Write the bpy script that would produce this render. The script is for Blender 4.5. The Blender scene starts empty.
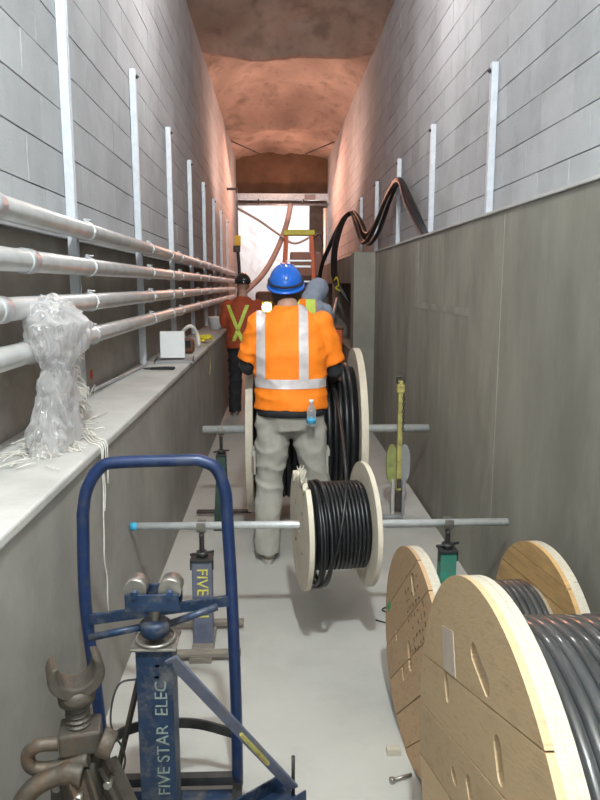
import bpy, bmesh, math, random
from mathutils import Vector, Matrix, noise
PI = math.pi
R = math.radians
S = bpy.context.scene
COL = S.collection
# ------------------------------------------------------------------ camera
CAM = Vector((0, 0, 1.68))
PITCH, YAW = R(9.4623), R(2.0468)
cd = bpy.data.cameras.new('camera'); cam = bpy.data.objects.new('camera', cd); COL.objects.link(cam)
cd.sensor_fit = 'VERTICAL'; cd.sensor_height = 24.0; cd.lens = 24.0 * 690 / 800
cd.clip_start = 0.05; cd.clip_end = 100
cam.location = CAM; cam.rotation_euler = (PI / 2 - PITCH, 0, -YAW)
S.camera = cam
# ------------------------------------------------------------------ world, exposure
w = bpy.data.worlds.new('world'); S.world = w; w.use_nodes = True
w.node_tree.nodes['Background'].inputs[0].default_value = (0.75, 0.82, 0.9, 1)
w.node_tree.nodes['Background'].inputs[1].default_value = 0.2
vs = S.view_settings
vs.view_transform = 'Standard'; vs.look = 'None'; vs.gamma = 1; vs.use_curve_mapping = False
vs.exposure = 0.46

# ------------------------------------------------------------------ lights
def area(name, loc, energy, color, sx, sy, aim=(0, 0, -1)):
    l = bpy.data.lights.new(name, 'AREA'); l.shape = 'RECTANGLE'; l.size = sx; l.size_y = sy
    l.energy = energy; l.color = color
    o = bpy.data.objects.new(name, l); COL.objects.link(o); o.location = loc
    o.rotation_euler = Vector(aim).to_track_quat('-Z', 'Y').to_euler()
    return o
COOL = (0.90, 1.0, 0.985)
def bulb(name, loc, energy, color, r):
    l = bpy.data.lights.new(name, 'POINT'); l.energy = energy; l.color = color; l.shadow_soft_size = r
    o = bpy.data.objects.new(name, l); COL.objects.link(o); o.location = loc
    return o
bulb('lamp_and_fill_overhead', (0.15, -0.15, 4.35), 520, COOL, 0.09)
bulb('lamp_and_fill_overhead', (0.20, 5.6, 4.1), 60, (1.0, 0.93, 0.9), 0.2)  # added unseen fill that brightens the near ceiling
area('fill_rear', (-0.2, -5.0, 2.9), 62, COOL, 1.8, 2.6, (0.1, 1, -0.08))  # broad fill added behind the camera, not an actual fixture
area('lamp_warm', (0.2, 12.2, 2.9), 42, (1.0, 0.62, 0.48), 0.4, 0.4, (0, 0.3, 1))
area('lamp_warm', (0.2, 16.0, 4.5), 95, (1.0, 0.45, 0.30), 1.6, 2.2, (0, -0.35, -1))
area('lamp_warm', (0.2, 17.4, 3.2), 30, (1.0, 0.55, 0.40), 0.4, 0.4, (0, -.1, 1))
area('lamp_daylight', (0.2, 21.6, 3.4), 100, (1.0, 0.98, 0.97), 2.0, 2.2, (0, -1, -0.1))

# ------------------------------------------------------------------ materials
MATS = {}
def mat(name, col, rough=0.7, metal=0.0, var=0.15, scale=6.0, bump=0.0, bscale=60.0, col2=None, dirt=None, dscale=2.0, damt=0.5,
        coord='Object', stretch=None, rnd=0.0, island=False, coat=0.0, spec=0.5, trans=0.0, alpha=1.0):
    m = bpy.data.materials.new(name); m.use_nodes = True; nt = m.node_tree; N = nt.nodes; L = nt.links
    b = N['Principled BSDF']
    b.inputs['Roughness'].default_value = rough; b.inputs['Metallic'].default_value = metal
    b.inputs['Coat Weight'].default_value = coat; b.inputs['Specular IOR Level'].default_value = spec
    b.inputs['Alpha'].default_value = alpha
    if coord == 'World':
        g = N.new('ShaderNodeNewGeometry'); src = g.outputs['Position']
    else:
        g = N.new('ShaderNodeTexCoord'); src = g.outputs['Object']
    if stretch:
        mp = N.new('ShaderNodeMapping'); mp.inputs['Scale'].default_value = stretch
        L.new(src, mp.inputs[0]); src = mp.outputs[0]
    n1 = N.new('ShaderNodeTexNoise'); n1.inputs['Scale'].default_value = scale; n1.inputs['Detail'].default_value = 6
    n1.inputs['Roughness'].default_value = 0.62
    L.new(src, n1.inputs['Vector'])
    r = N.new('ShaderNodeValToRGB'); L.new(n1.outputs['Fac'], r.inputs[0])
    c = Vector(col)
    lo = c * (1 - var) if col2 is None else Vector(col2)
    r.color_ramp.elements[0].position = 0.32; r.color_ramp.elements[1].position = 0.68
    r.color_ramp.elements[0].color = (*lo, 1)
    r.color_ramp.elements[1].color = (*(c * (1 + var * .5)), 1)
    out = r.outputs[0]
    if dirt:
        n2 = N.new('ShaderNodeTexNoise'); n2.inputs['Scale'].default_value = dscale; n2.inputs['Detail'].default_value = 9
        n2.inputs['Roughness'].default_value = 0.7
        L.new(src, n2.inputs['Vector'])
        r2 = N.new('ShaderNodeValToRGB'); L.new(n2.outputs['Fac'], r2.inputs[0])
        r2.color_ramp.elements[0].position = 0.50; r2.color_ramp.elements[1].position = 0.68
        r2.color_ramp.elements[0].color = (0, 0, 0, 1); r2.color_ramp.elements[1].color = (damt, damt, damt, 1)
        mx = N.new('ShaderNodeMix'); mx.data_type = 'RGBA'
        L.new(r2.outputs[0], mx.inputs['Factor']); L.new(out, mx.inputs['A']); mx.inputs['B'].default_value = (*dirt, 1)
        out = mx.outputs['Result']
    if rnd:
        if island:
            gi = N.new('ShaderNodeNewGeometry'); rv = gi.outputs['Random Per Island']
        else:
            oi = N.new('ShaderNodeObjectInfo'); rv = oi.outputs['Random']
        mr = N.new('ShaderNodeMapRange'); L.new(rv, mr.inputs[0]); mr.inputs[3].default_value = 1 - rnd; mr.inputs[4].default_value = 1 + rnd
        vm = N.new('ShaderNodeVectorMath'); vm.operation = 'SCALE'; L.new(out, vm.inputs[0]); L.new(mr.outputs[0], vm.inputs['Scale'])
        out = vm.outputs[0]
    L.new(out, b.inputs['Base Color'])
    if bump:
        n3 = N.new('ShaderNodeTexNoise'); n3.inputs['Scale'].default_value = bscale; n3.inputs['Detail'].default_value = 4
        L.new(src, n3.inputs['Vector'])
        bp = N.new('ShaderNodeBump'); bp.inputs['Strength'].default_value = bump; bp.inputs['Distance'].default_value = 0.01
        L.new(n3.outputs['Fac'], bp.inputs['Height']); L.new(bp.outputs[0], b.inputs['Normal'])
    MATS[name] = m
    return m
M_block = mat('concrete_block', (.45, .465, .49), .9, var=.10, scale=3, bump=.35, bscale=90, coord='World', rnd=.07, dirt=(.30, .30, .31), dscale=1.6, damt=.5)
M_blocki = mat('concrete_block_far', (.45, .465, .49), .9, var=.10, scale=3, bump=.3, bscale=90, coord='World', rnd=.07, island=True)
M_mortar = mat('mortar', (.27, .27, .28), .95, var=.2, scale=20, bump=.4, bscale=120, coord='World')
M_conc = mat('cast_concrete', (.27, .262, .225), .8, var=.28, scale=1.5, bump=.15, bscale=25, coord='World', stretch=(1, 1.5, .55), dirt=(.37, .355, .31), dscale=1.3, damt=.7)
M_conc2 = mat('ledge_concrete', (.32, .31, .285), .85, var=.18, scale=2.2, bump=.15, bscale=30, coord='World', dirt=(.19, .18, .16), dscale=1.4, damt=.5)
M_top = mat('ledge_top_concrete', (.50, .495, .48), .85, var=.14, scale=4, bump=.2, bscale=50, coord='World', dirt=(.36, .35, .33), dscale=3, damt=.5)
M_floor = mat('floor_concrete', (.45, .445, .42), .6, var=.07, scale=1.5, bump=.06, bscale=40, coord='World', dirt=(.33, .325, .31), dscale=2.2, damt=.45)
M_base = mat('rough_base_wall', (.33, .30, .26), .9, var=.25, scale=3, bump=.4, bscale=30, coord='World')
M_rock = mat('sprayed_rock', (.42, .31, .255), .95, var=.45, scale=3.2, bump=.8, bscale=8, coord='World', stretch=(1, .55, 1), dirt=(.13, .09, .075), dscale=1.6, damt=.8)
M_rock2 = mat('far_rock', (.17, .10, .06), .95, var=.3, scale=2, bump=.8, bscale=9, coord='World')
M_galv = mat('galvanised_steel', (.62, .63, .65), .42, .75, var=.18, scale=14, bump=.05, bscale=80)
M_strut = mat('bright_galvanised', (.64, .67, .73), .45, .45, var=.12, scale=20)
M_pipe = mat('dusty_galvanised_pipe', (.62, .62, .62), .36, .55, var=.15, scale=9, dirt=(.66, .65, .63), dscale=5, damt=.4, coord='World')
M_rod = mat('steel_rod', (.66, .68, .69), .38, .45, var=.12, scale=25)
M_blue = mat('blue_paint', (.013, .032, .105), .38, .1, var=.3, scale=12, dirt=(.06, .07, .09), dscale=14, damt=.6)
M_blue2 = mat('worn_blue_paint', (.016, .038, .088), .45, .2, var=.4, scale=10, dirt=(.15, .14, .13), dscale=14, damt=.8)
M_grayblue = mat('faded_blue_paint', (.15, .17, .25), .55, .2, var=.3, scale=12, dirt=(.13, .12, .11), dscale=12, damt=.85)
M_green = mat('green_paint', (.05, .26, .19), .5, .1, var=.2, scale=10, dirt=(.12, .14, .12), dscale=9, damt=.6)
M_dgreen = mat('dark_green_paint', (.05, .09, .075), .5, .2, var=.2, scale=10)
M_yellow = mat('yellow_paint', (.47, .43, .14), .5, .1, var=.2, scale=20, dirt=(.20, .12, .06), dscale=22, damt=.8)
M_lime = mat('yellow_green_paint', (.33, .36, .13), .55, 0, var=.2, scale=20, dirt=(.2, .18, .1), dscale=14, damt=.6)
M_letter = mat('faded_lettering', (.22, .27, .24), .6, 0, var=.35, scale=60)
M_yletter = mat('yellow_lettering', (.72, .66, .12), .6, 0, var=.25, scale=60)
M_rust = mat('rusty_iron', (.085, .074, .062), .55, .35, var=.35, scale=12, bump=.25, bscale=60, dirt=(.15, .085, .045), dscale=9, damt=.7)
M_darkm = mat('dark_steel', (.07, .07, .07), .5, .6, var=.3, scale=20)
M_bright = mat('worn_bright_steel', (.36, .34, .31), .4, .8, var=.3, scale=30)
M_boardg = mat('grey_timber', (.23, .20, .17), .85, 0, var=.3, scale=12, stretch=(1, 8, 8), bump=.2)
M_ply = mat('pale_plywood_edge', (.47, .43, .355), .8, 0, var=.12, scale=20, stretch=(1, 6, 6), bump=.15, bscale=40)
M_plyw = mat('white_plywood', (.60, .535, .44), .8, 0, var=.12, scale=8, bump=.1, bscale=40, dirt=(.40, .36, .29), dscale=6, damt=.4)
M_plankb = mat('brown_pine_plank', (.53, .35, .20), .75, 0, var=.25, scale=7, stretch=(1, 1.2, 6), bump=.12, bscale=30, rnd=.12, dirt=(.18, .10, .05), dscale=7, damt=.6)
M_plank = mat('pine_plank', (.60, .43, .25), .7, 0, var=.22, scale=7, stretch=(1, 1.2, 6), bump=.12, bscale=30, rnd=.13, dirt=(.20, .12, .06), dscale=7, damt=.5)
M_planko = mat('orange_pine_plank', (.50, .31, .13), .7, 0, var=.22, scale=7, stretch=(1, 1.2, 9), bump=.12, bscale=30, rnd=.10, dirt=(.2, .11, .05), dscale=4, damt=.4)
M_stain = mat('dark_wood_marks', (.10, .065, .04), .8, 0, var=.3, scale=40)
M_black = mat('black_cable', (.012, .013, .015), .38, 0, var=.3, scale=30, spec=.5)
M_bsheen = mat('shrink_wrapped_cable', (.05, .053, .056), .34, 0, var=.5, scale=5, coat=.8, stretch=(6, 1, 1))
M_orange = mat('hi_vis_orange', (1.0, .235, .008), .75, 0, var=.08, scale=9, bump=.2, bscale=22)
M_rustor = mat('rust_orange_cloth', (.40, .07, .025), .8, 0, var=.15, scale=9)
M_refl = mat('reflective_tape', (.72, .66, .68), .35, .25, var=.10, scale=30)
M_limet = mat('lime_tape', (.62, .78, .12), .6, 0, var=.1, scale=30)
M_pants = mat('khaki_grey_cloth', (.37, .35, .315), .9, 0, var=.12, scale=8, bump=.4, bscale=25)
M_navy = mat('dark_cloth', (.02, .021, .025), .85, 0, var=.3, scale=12)
M_hatb = mat('blue_hard_hat', (.012, .12, .56), .22, 0, var=.05, scale=5, coat=.4)
M_hatk = mat('black_hard_hat', (.025, .022, .022), .15, 0, var=.1, scale=5, coat=.8)
M_skin = mat('skin', (.45, .26, .19), .6, 0, var=.1, scale=12)
M_hair = mat('dark_hair', (.035, .022, .016), .8, 0, var=.3, scale=40)
M_hood = mat('grey_hood_cloth', (.27, .31, .40), .9, 0, var=.12, scale=12)
M_boot = mat('boot_leather', (.22, .17, .13), .7, 0, var=.2, scale=14)
M_sole = mat('rubber_sole', (.35, .33, .31), .8, 0, var=.2, scale=14)
M_lor = mat('orange_fibreglass', (.80, .15, .04), .5, 0, var=.08, scale=12)
M_lye = mat('yellow_plastic', (.72, .60, .03), .45, 0, var=.08, scale=12)
M_alu = mat('aluminium', (.55, .56, .58), .35, .8, var=.1, scale=20)
M_white = mat('white_card', (.82, .83, .85), .6, 0, var=.04, scale=8)
M_greyp = mat('grey_plastic', (.30, .30, .31), .5, 0, var=.1, scale=8)
M_paper = mat('label_paper', (.52, .43, .36), .5, 0, var=.10, scale=9)
M_fib = mat('pale_fibre', (.70, .67, .62), .9, 0, var=.15, scale=30)
M_cyan = mat('blue_tape', (.05, .38, .62), .4, 0, var=.1, scale=30)
M_grn = mat('green_label', (.02, .32, .10), .5, 0, var=.1, scale=30)
M_brown = mat('brown_painted_steel', (.16, .07, .04), .6, .2, var=.2, scale=12)
M_spray = mat('red_spray_paint', (.55, .08, .05), .8, 0, var=.2, scale=30)

def plastic(name, col, tr, glossy_r, alpha):
    m = bpy.data.materials.new(name); m.use_nodes = True; nt = m.node_tree; N = nt.nodes; L = nt.links
    for n in list(N):
        if n.type != 'OUTPUT_MATERIAL': N.remove(n)
    out = [n for n in N if n.type == 'OUTPUT_MATERIAL'][0]
    d = N.new('ShaderNodeBsdfDiffuse'); d.inputs[0].default_value = (*col, 1)
    t = N.new('ShaderNodeBsdfTranslucent'); t.inputs[0].default_value = (*col, 1)
    g = N.new('ShaderNodeBsdfGlossy'); g.inputs['Roughness'].default_value = glossy_r
    tp = N.new('ShaderNodeBsdfTransparent')
    m1 = N.new('ShaderNodeMixShader'); m1.inputs[0].default_value = tr; L.new(d.outputs[0], m1.inputs[1]); L.new(t.outputs[0], m1.inputs[2])
    m2 = N.new('ShaderNodeMixShader'); m2.inputs[0].default_value = .18; L.new(m1.outputs[0], m2.inputs[1]); L.new(g.outputs[0], m2.inputs[2])
    m3 = N.new('ShaderNodeMixShader'); m3.inputs[0].default_value = alpha; L.new(tp.outputs[0], m3.inputs[1]); L.new(m2.outputs[0], m3.inputs[2])
    if alpha < 1:                                     # film is denser where it is seen edge on
        lw = N.new('ShaderNodeLayerWeight'); lw.inputs['Blend'].default_value = .45; mr = N.new('ShaderNodeMapRange')
        mr.inputs[3].default_value = alpha * .55; mr.inputs[4].default_value = min(1, alpha * 1.9); L.new(lw.outputs['Facing'], mr.inputs[0]); L.new(mr.outputs[0], m3.inputs[0])
    L.new(m3.outputs[0], out.inputs[0])
    return m
M_bag = plastic('clear_plastic_film', (.84, .83, .85), .5, .16, .50)
M_sheet = plastic('white_plastic_sheet', (.92, .92, .93), .75, .4, 1.0)
M_bottle = plastic('clear_bottle_plastic', (.75, .82, .88), .4, .08, .6)
def emit(name, col, st):
    m = bpy.data.materials.new(name); m.use_nodes = True; b = m.node_tree.nodes['Principled BSDF']
    b.inputs['Emission Color'].default_value = (*col, 1); b.inputs['Emission Strength'].default_value = st
    return m
M_lamp = emit('lamp_lens', (1, .86, .72), 14)

# ------------------------------------------------------------------ builders
class MB:
    def __init__(s): s.v = []; s.f = []; s.sm = []
    def add(s, vs, fs, smooth=False):
        o = len(s.v); s.v += [Vector(p) for p in vs]
        for f in fs: s.f.append([i + o for i in f]); s.sm.append(smooth)
        return s
    def box(s, c, d, rot=None):
        c = Vector(c); h = Vector(d) / 2; P = []
        for z in (-1, 1):
            for y in (-1, 1):
                for x in (-1, 1):
                    p = Vector((x * h.x, y * h.y, z * h.z))
                    if rot: p = rot @ p
                    P.append(c + p)
        return s.add(P, [(0, 2, 3, 1), (4, 5, 7, 6), (0, 1, 5, 4), (2, 6, 7, 3), (0, 4, 6, 2), (1, 3, 7, 5)])
    def bar(s, a, b, wd, th, up=(0, 0, 1)):
        a = Vector(a); b = Vector(b); d = (b - a); L = d.length; d.normalize(); u = Vector(up)
        if abs(d.dot(u)) > .98: u = Vector((0, 1, 0))
        x = d.cross(u).normalized(); z = x.cross(d)
        m = Matrix((x, d, z)).transposed()
        return s.box((a + b) / 2, (wd, L, th), m)
    def tube(s, pts, r, n=10, cap=True, closed=False):
        pts = [Vector(p) for p in pts]; k = len(pts); rs = r if isinstance(r, (list, tuple)) else [r] * k
        t0 = (pts[1] - pts[0]).normalized(); u = t0.orthogonal().normalized(); V = []; pt = t0
        for i, p in enumerate(pts):
            if closed: t = (pts[(i + 1) % k] - pts[i - 1]).normalized()
            elif i == 0: t = t0
            elif i == k - 1: t = (pts[i] - pts[i - 1]).normalized()
            else: t = ((pts[i + 1] - p).normalized() + (p - pts[i - 1]).normalized()).normalized()
            q = pt.rotation_difference(t); u = q @ u; u = (u - t * u.dot(t)).normalized(); pt = t; b = t.cross(u)
            for j in range(n):
                a = 2 * PI * j / n; V.append(p + (u * math.cos(a) + b * math.sin(a)) * rs[i])
        F = []
        for i in range(k - 1 + (1 if closed else 0)):
            i2 = (i + 1) % k
            for j in range(n):
                F.append((i * n + j, i * n + (j + 1) % n, i2 * n + (j + 1) % n, i2 * n + j))
        s.add(V, F, True)
        if cap and not closed:
            o = len(s.v) - len(V)
            s.f.append([o + j for j in reversed(range(n))]); s.sm.append(False)
            s.f.append([o + (k - 1) * n + j for j in range(n)]); s.sm.append(False)
        return s
    def cyl(s, a, b, r, n=20, r2=None): return s.tube([a, b], [r, r if r2 is None else r2], n)
    def lathe(s, prof, n=24, origin=(0, 0, 0), rot=None, smooth=True):
        V = []; o = Vector(origin)
        for (r, z) in prof:
            for j in range(n):
                a = 2 * PI * j / n; p = Vector((r * math.cos(a), r * math.sin(a), z))
                if rot: p = rot @ p
                V.append(o + p)
        F = [(i * n + j, i * n + (j + 1) % n, (i + 1) * n + (j + 1) % n, (i + 1) * n + j) for i in range(len(prof) - 1) for j in range(n)]
        s.add(V, F, smooth)
        k = len(s.v) - len(V)
        if prof[0][0] > 1e-5: s.f.append([k + j for j in reversed(range(n))]); s.sm.append(False)
        if prof[-1][0] > 1e-5: s.f.append([k + (len(prof) - 1) * n + j for j in range(n)]); s.sm.append(False)
        return s
    def prism(s, poly, x0, x1, T=None):          # poly in (y,z), extruded along x
        n = len(poly); V = [Vector((x0, p[0], p[1])) for p in poly] + [Vector((x1, p[0], p[1])) for p in poly]
        if T: V = [T @ v for v in V]
        F = [tuple(reversed(range(n))), tuple(range(n, 2 * n))] + [(i, (i + 1) % n, n + (i + 1) % n, n + i) for i in range(n)]
        return s.add(V, F)
    def mesh(s, name, m):
        me = bpy.data.meshes.new(name); me.from_pydata([tuple(v) for v in s.v], [], s.f)
        me.polygons.foreach_set('use_smooth', s.sm); me.update()
        bm = bmesh.new(); bm.from_mesh(me); bmesh.ops.recalc_face_normals(bm, faces=bm.faces); bm.to_mesh(me); bm.free()
        if m: me.materials.append(m)
        return me
    def build(s, name, m, parent=None, bevel=0, **kw):
        o = bpy.data.objects.new(name, s.mesh(name, m)); COL.objects.link(o)
        if parent: o.parent = parent
        if bevel:
            b = o.modifiers.new('bevel', 'BEVEL'); b.width = bevel; b.segments = 2; b.limit_method = 'ANGLE'; b.angle_limit = R(40)
        for k, v in kw.items(): o[k] = v
        return o
def tag(o, label, cat, group=None):
    o['label'] = label; o['category'] = cat
    if group: o['group'] = group
    return o
def thing(name, label, cat, loc=(0, 0, 0), rz=0, group=None):
    o = bpy.data.objects.new(name, None); COL.objects.link(o); o.empty_display_size = .05
    o.location = loc; o.rotation_euler = (0, 0, rz)
    return tag(o, label, cat, group)
def struct(o, label=None):
    o['kind'] = 'structure'
    if label: o['label'] = label
    return o
def copy_tree(o, parent=None):
    c = o.copy(); COL.objects.link(c); c.parent = parent
    for ch in list(o.children): copy_tree(ch, c)
    return c
def realise(o):                                   # apply the modifiers of a fresh object
    dg = bpy.context.evaluated_depsgraph_get(); dg.update()
    me = bpy.data.meshes.new_from_object(o.evaluated_get(dg)); old = o.data
    o.modifiers.clear(); o.data = me
    return o
def spline(pts, n=8):
    pts = [Vector(p) for p in pts]; P = [pts[0] * 2 - pts[1]] + pts + [pts[-1] * 2 - pts[-2]]; out = []
    for i in range(1, len(P) - 2):
        a, b, c, d = P[i - 1], P[i], P[i + 1], P[i + 2]
        for k in range(n):
            t = k / n
            out.append(.5 * ((2 * b) + (c - a) * t + (2 * a - 5 * b + 4 * c - d) * t * t + (3 * b - a - 3 * c + d) * t ** 3))
    out.append(pts[-1]); return out
def project(p):
    fw = Vector((math.sin(YAW) * math.cos(PITCH), math.cos(YAW) * math.cos(PITCH), -math.sin(PITCH)))
    rt = Vector((math.cos(YAW), -math.sin(YAW), 0)); up = rt.cross(fw); d = Vector(p) - CAM; k = d.dot(fw)
    if k < .1: return None
    return 300 + 690 * d.dot(rt) / k, 400 - 690 * d.dot(up) / k

# ------------------------------------------------------------------ setting
XL, XR, ZT = -1.02, 1.42, 5.05
YB, YE = -6.0, 19.0
struct(MB().box((.2, 7.5, -.1), (3.2, 31, .2)).build('floor', M_floor))
# left: base wall, ledge
struct(MB().box((-1.21, 6.5, .95), (.3, 25, 1.9)).build('wall_left_base', M_base))
e = MB()
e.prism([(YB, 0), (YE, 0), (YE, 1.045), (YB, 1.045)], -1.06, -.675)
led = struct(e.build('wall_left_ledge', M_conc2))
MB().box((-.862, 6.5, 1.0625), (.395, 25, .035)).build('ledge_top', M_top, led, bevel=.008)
y = 0.3
k = 0
# right parapet, cast in panels with fine joints between them
par = struct(MB().box((1.33, .86, 1.0), (.28, 13.7, 2.0)).build('wall_right_parapet', M_mortar))
for y0, y1 in [(-6, -.2), (-.2, 1.0), (1.0, 2.2), (2.2, 3.42), (3.42, 4.64), (4.64, 5.86), (5.86, 6.85), (6.85, 7.8)]:
    MB().box((1.30, (y0 + y1) / 2, 1.02), (.36, y1 - y0 - .004, 2.04)).build('cast_panel', M_conc, par, bevel=.004)
MB().box((1.305, .86, 2.046), (.39, 13.9, .016)).build('parapet_capping', M_top, par, bevel=.004)
M_smear = mat('pale_mortar_smear', (.34, .33, .29), .85, 0, var=.25, scale=5, coord='World')
for c_, d_ in (((1.1195, 5.50, 1.76), (.003, .12, .50)), ((1.1195, 4.72, 1.525), (.003, 1.45, .045))):
    MB().box(c_, d_).build('mortar_smear', M_smear, par)
nic = MB()
nic.box((1.13, 7.95, 1.02), (.50, .3, 2.04))             # jutting end face
nic.box((1.17, 10.9, 1.87), (.50, 5.7, .34))             # beam over the opening
nic.box((1.05, 10.9, .45), (.26, 5.7, .9))
for y0, y1 in [(10.7, 11.2), (13.2, 13.75)]: nic.box((1.05, (y0 + y1) / 2, 1.3), (.26, y1 - y0, .9))
nic.box((1.05, 15.1, .9), (.26, 2.7, 1.8))
struct(nic.build('wall_right_niche', M_conc, bevel=.006))
M_niche_shade = mat('niche_shade_concrete', (.035, .033, .03), .95, 0, var=.3, scale=5, coord='World')  # near-black colour stands in for the shade inside the niche
struct(MB().box((1.5, 13.4, .95), (.2, 11.2, 1.9)).box((1.29, 10.0, .91), (.22, 3.7, .03)).build('wall_right_base', M_niche_shade))
# back end of the gallery
struct(MB().box((.2, YB - .15, 2.5), (3.2, .3, 5.4)).build('wall_back', M_block))
# block walls
def irregular_block(L, H, D, seed):
    rn = random.Random(seed); m = MB(); m.box((0, 0, 0), (D, L, H))
    for v in m.v: v += Vector((rn.uniform(-.0012, .0012), rn.uniform(-.001, .001), rn.uniform(-.0015, .0015)))
    return m
BL, BH = .40, .20
def block_wall(side):
    x = XL if side < 0 else XR
    z0 = 1.90 if side < 0 else 1.88
    back = struct(MB().box((x + side * .11, 6.5, (z0 + ZT + .1) / 2), (.20, 25, ZT + .1 - z0)).build('wall_left' if side < 0 else 'wall_right', M_mortar))
    meshes = []
    for sd in range(5):
        me = irregular_block(BL - (.0012 if side < 0 else .004), BH - (.008 if side < 0 else .006), .03, sd).mesh('concrete_block', M_block); meshes.append(me)
    pos = []
    rows = int((ZT + .1 - z0) / BH) + 1
    for r in range(rows):
        z = z0 + BH * (r + .5)
        yy = YB + (BL / 2 if r % 2 else 0)
        while yy < YE - .1:
            c = Vector((x, yy + BL / 2, z)); q = project(c); ok = False
            if q and -35 < q[0] < 635 and -35 < q[1]: 
                hidden = side > 0 and (z + BH / 2 - 1.68) / 1.42 < .36 / 1.14
                ok = not hidden
            pos.append((ok, (c - CAM).length, c)); yy += BL
    pos.sort(key=lambda t: (not t[0], t[1]))
    rest = MB(); rn = random.Random(7 + side)
    for i, (ok, d, c) in enumerate(pos):
        off = rn.uniform(-.0015, .0015)
        if ok and i < 295:
            o = bpy.data.objects.new('concrete_block', meshes[rn.randrange(5)]); COL.objects.link(o); o.parent = back
            o.location = (x + side * .008 + off, c.y, c.z); o['kind'] = 'structure'
        else:
            if c.z + BH / 2 > ZT + .1: pass
            rest.box((x + side * .008 + off, c.y, c.z), (.03, BL - .002, BH - .007))
    rest.build('block_courses', M_blocki, back, kind='stuff')
block_wall(-1); block_wall(1)
# ceiling: sprayed rock in shallow vaults
def ceil_z(x, y):
    t = max(-1, min(1, (x - .2) / 1.23)); w_ = 1 - abs(t) ** 2.5; z = 4.93 + .12 * (1 - t * t)
    for a, b, up, dip in [(-6, 4.5, .14, .10), (4.5, 10.5, .16, .20), (10.5, 15.4, .17, .17), (15.4, 19.4, .10, .0)]:
        if a <= y < b:
            u = (y - a) / (b - a); z += w_ * (up * math.sin(PI * min(1, u * 1.02)) ** .7 - dip * 1.25 * (u ** 16) + (.06 if a > 5 else 0))
    k = .25 + .75 * w_
    z += k * (.09 * noise.noise((x * .9, y * .7, 3)) + .05 * noise.noise((x * 2.6, y * 2.0, 9)) + .03 * abs(noise.noise((x * 5, y * 3.5, 5))) + .012 * noise.noise((x * 14, y * 10, 5)))
    return z
m = MB(); nx, ny = 52, 420
V = [(-1.15 + 2.7 * i / nx, YB - .1 + (25.5) * j / ny) for j in range(ny + 1) for i in range(nx + 1)]
m.add([(x, y, ceil_z(x, y)) for x, y in V] + [(x, y, 5.75) for x, y in V],
      [(j * (nx + 1) + i, (j + 1) * (nx + 1) + i, (j + 1) * (nx + 1) + i + 1, j * (nx + 1) + i + 1) for j in range(ny) for i in range(nx)], True)
m.box((.2, 6.5, 5.7), (3.0, 26, .1))
struct(m.build('ceiling', M_rock))
# far end: lintel of dark rock, side returns and chamber
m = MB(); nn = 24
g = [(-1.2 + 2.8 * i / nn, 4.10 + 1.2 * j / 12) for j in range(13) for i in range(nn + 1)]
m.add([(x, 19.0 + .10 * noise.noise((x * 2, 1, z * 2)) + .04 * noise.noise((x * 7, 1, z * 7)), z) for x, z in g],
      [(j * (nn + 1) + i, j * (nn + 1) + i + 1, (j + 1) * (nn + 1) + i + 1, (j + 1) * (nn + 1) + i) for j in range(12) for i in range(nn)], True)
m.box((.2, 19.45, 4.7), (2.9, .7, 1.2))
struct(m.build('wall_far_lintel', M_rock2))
m = MB()
m.box((-1.3, 21.5, 2.5), (.3, 4.6, 5.2)).box((1.75, 21.5, 2.5), (.3, 4.6, 5.2)).box((.2, 24, 2.5), (3.4, .3, 5.2)).box((.2, 22, 5.0), (3.4, 4.6, .2))
struct(m.build('wall_far', M_rock))

# ------------------------------------------------------------------ strut channels on the walls
def channel(side, y, z0, z1, label):
    x = XL if side < 0 else XR
    t = thing('strut_channel', label, 'channel', (x, y, z0), 0, 'left wall strut channels' if side < 0 else 'right wall strut channels')
    s = -side; h = z1 - z0; m = MB()
    m.box((s * .012, 0, h / 2), (.004, .041, h))
    for e in (-1, 1):
        m.box((s * .033, e * .0195, h / 2), (.04, .0025, h)); m.box((s * .052, e * .015, h / 2), (.003, .010, h))
    m.build('channel', M_strut, t)
    MB().cyl((s * .014, 0, h - .05), (s * .075, 0, h - .05), .006, 8).cyl((s * .056, 0, h - .05), (s * .066, 0, h - .05), .014, 6).build('anchor_bolt', M_darkm, t)
    return t
ordn = ['nearest', 'second', 'third', 'fourth', 'fifth', 'sixth', 'seventh', 'eighth', 'farthest']
LY = [3.51, 5.18, 6.80, 8.40, 10.0, 11.6, 13.1, 14.7]
for i, y in enumerate(LY):
    channel(-1, y, 1.10, [3.35, 3.17, 3.13, 3.11, 3.09, 3.06, 3.03, 3.01][i],
            'galvanised strut channel upright on left block wall, %s from the camera' % (ordn[i] if i < 7 else 'farthest'))
RY = [4.58, 6.28, 7.95, 9.65, 11.35]
for i, y in enumerate(RY):
    channel(1, y, 2.0, 3.06, 'galvanised strut channel upright on right block wall, %s from the camera' % ('farthest' if i == 4 else ordn[i]))
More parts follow.
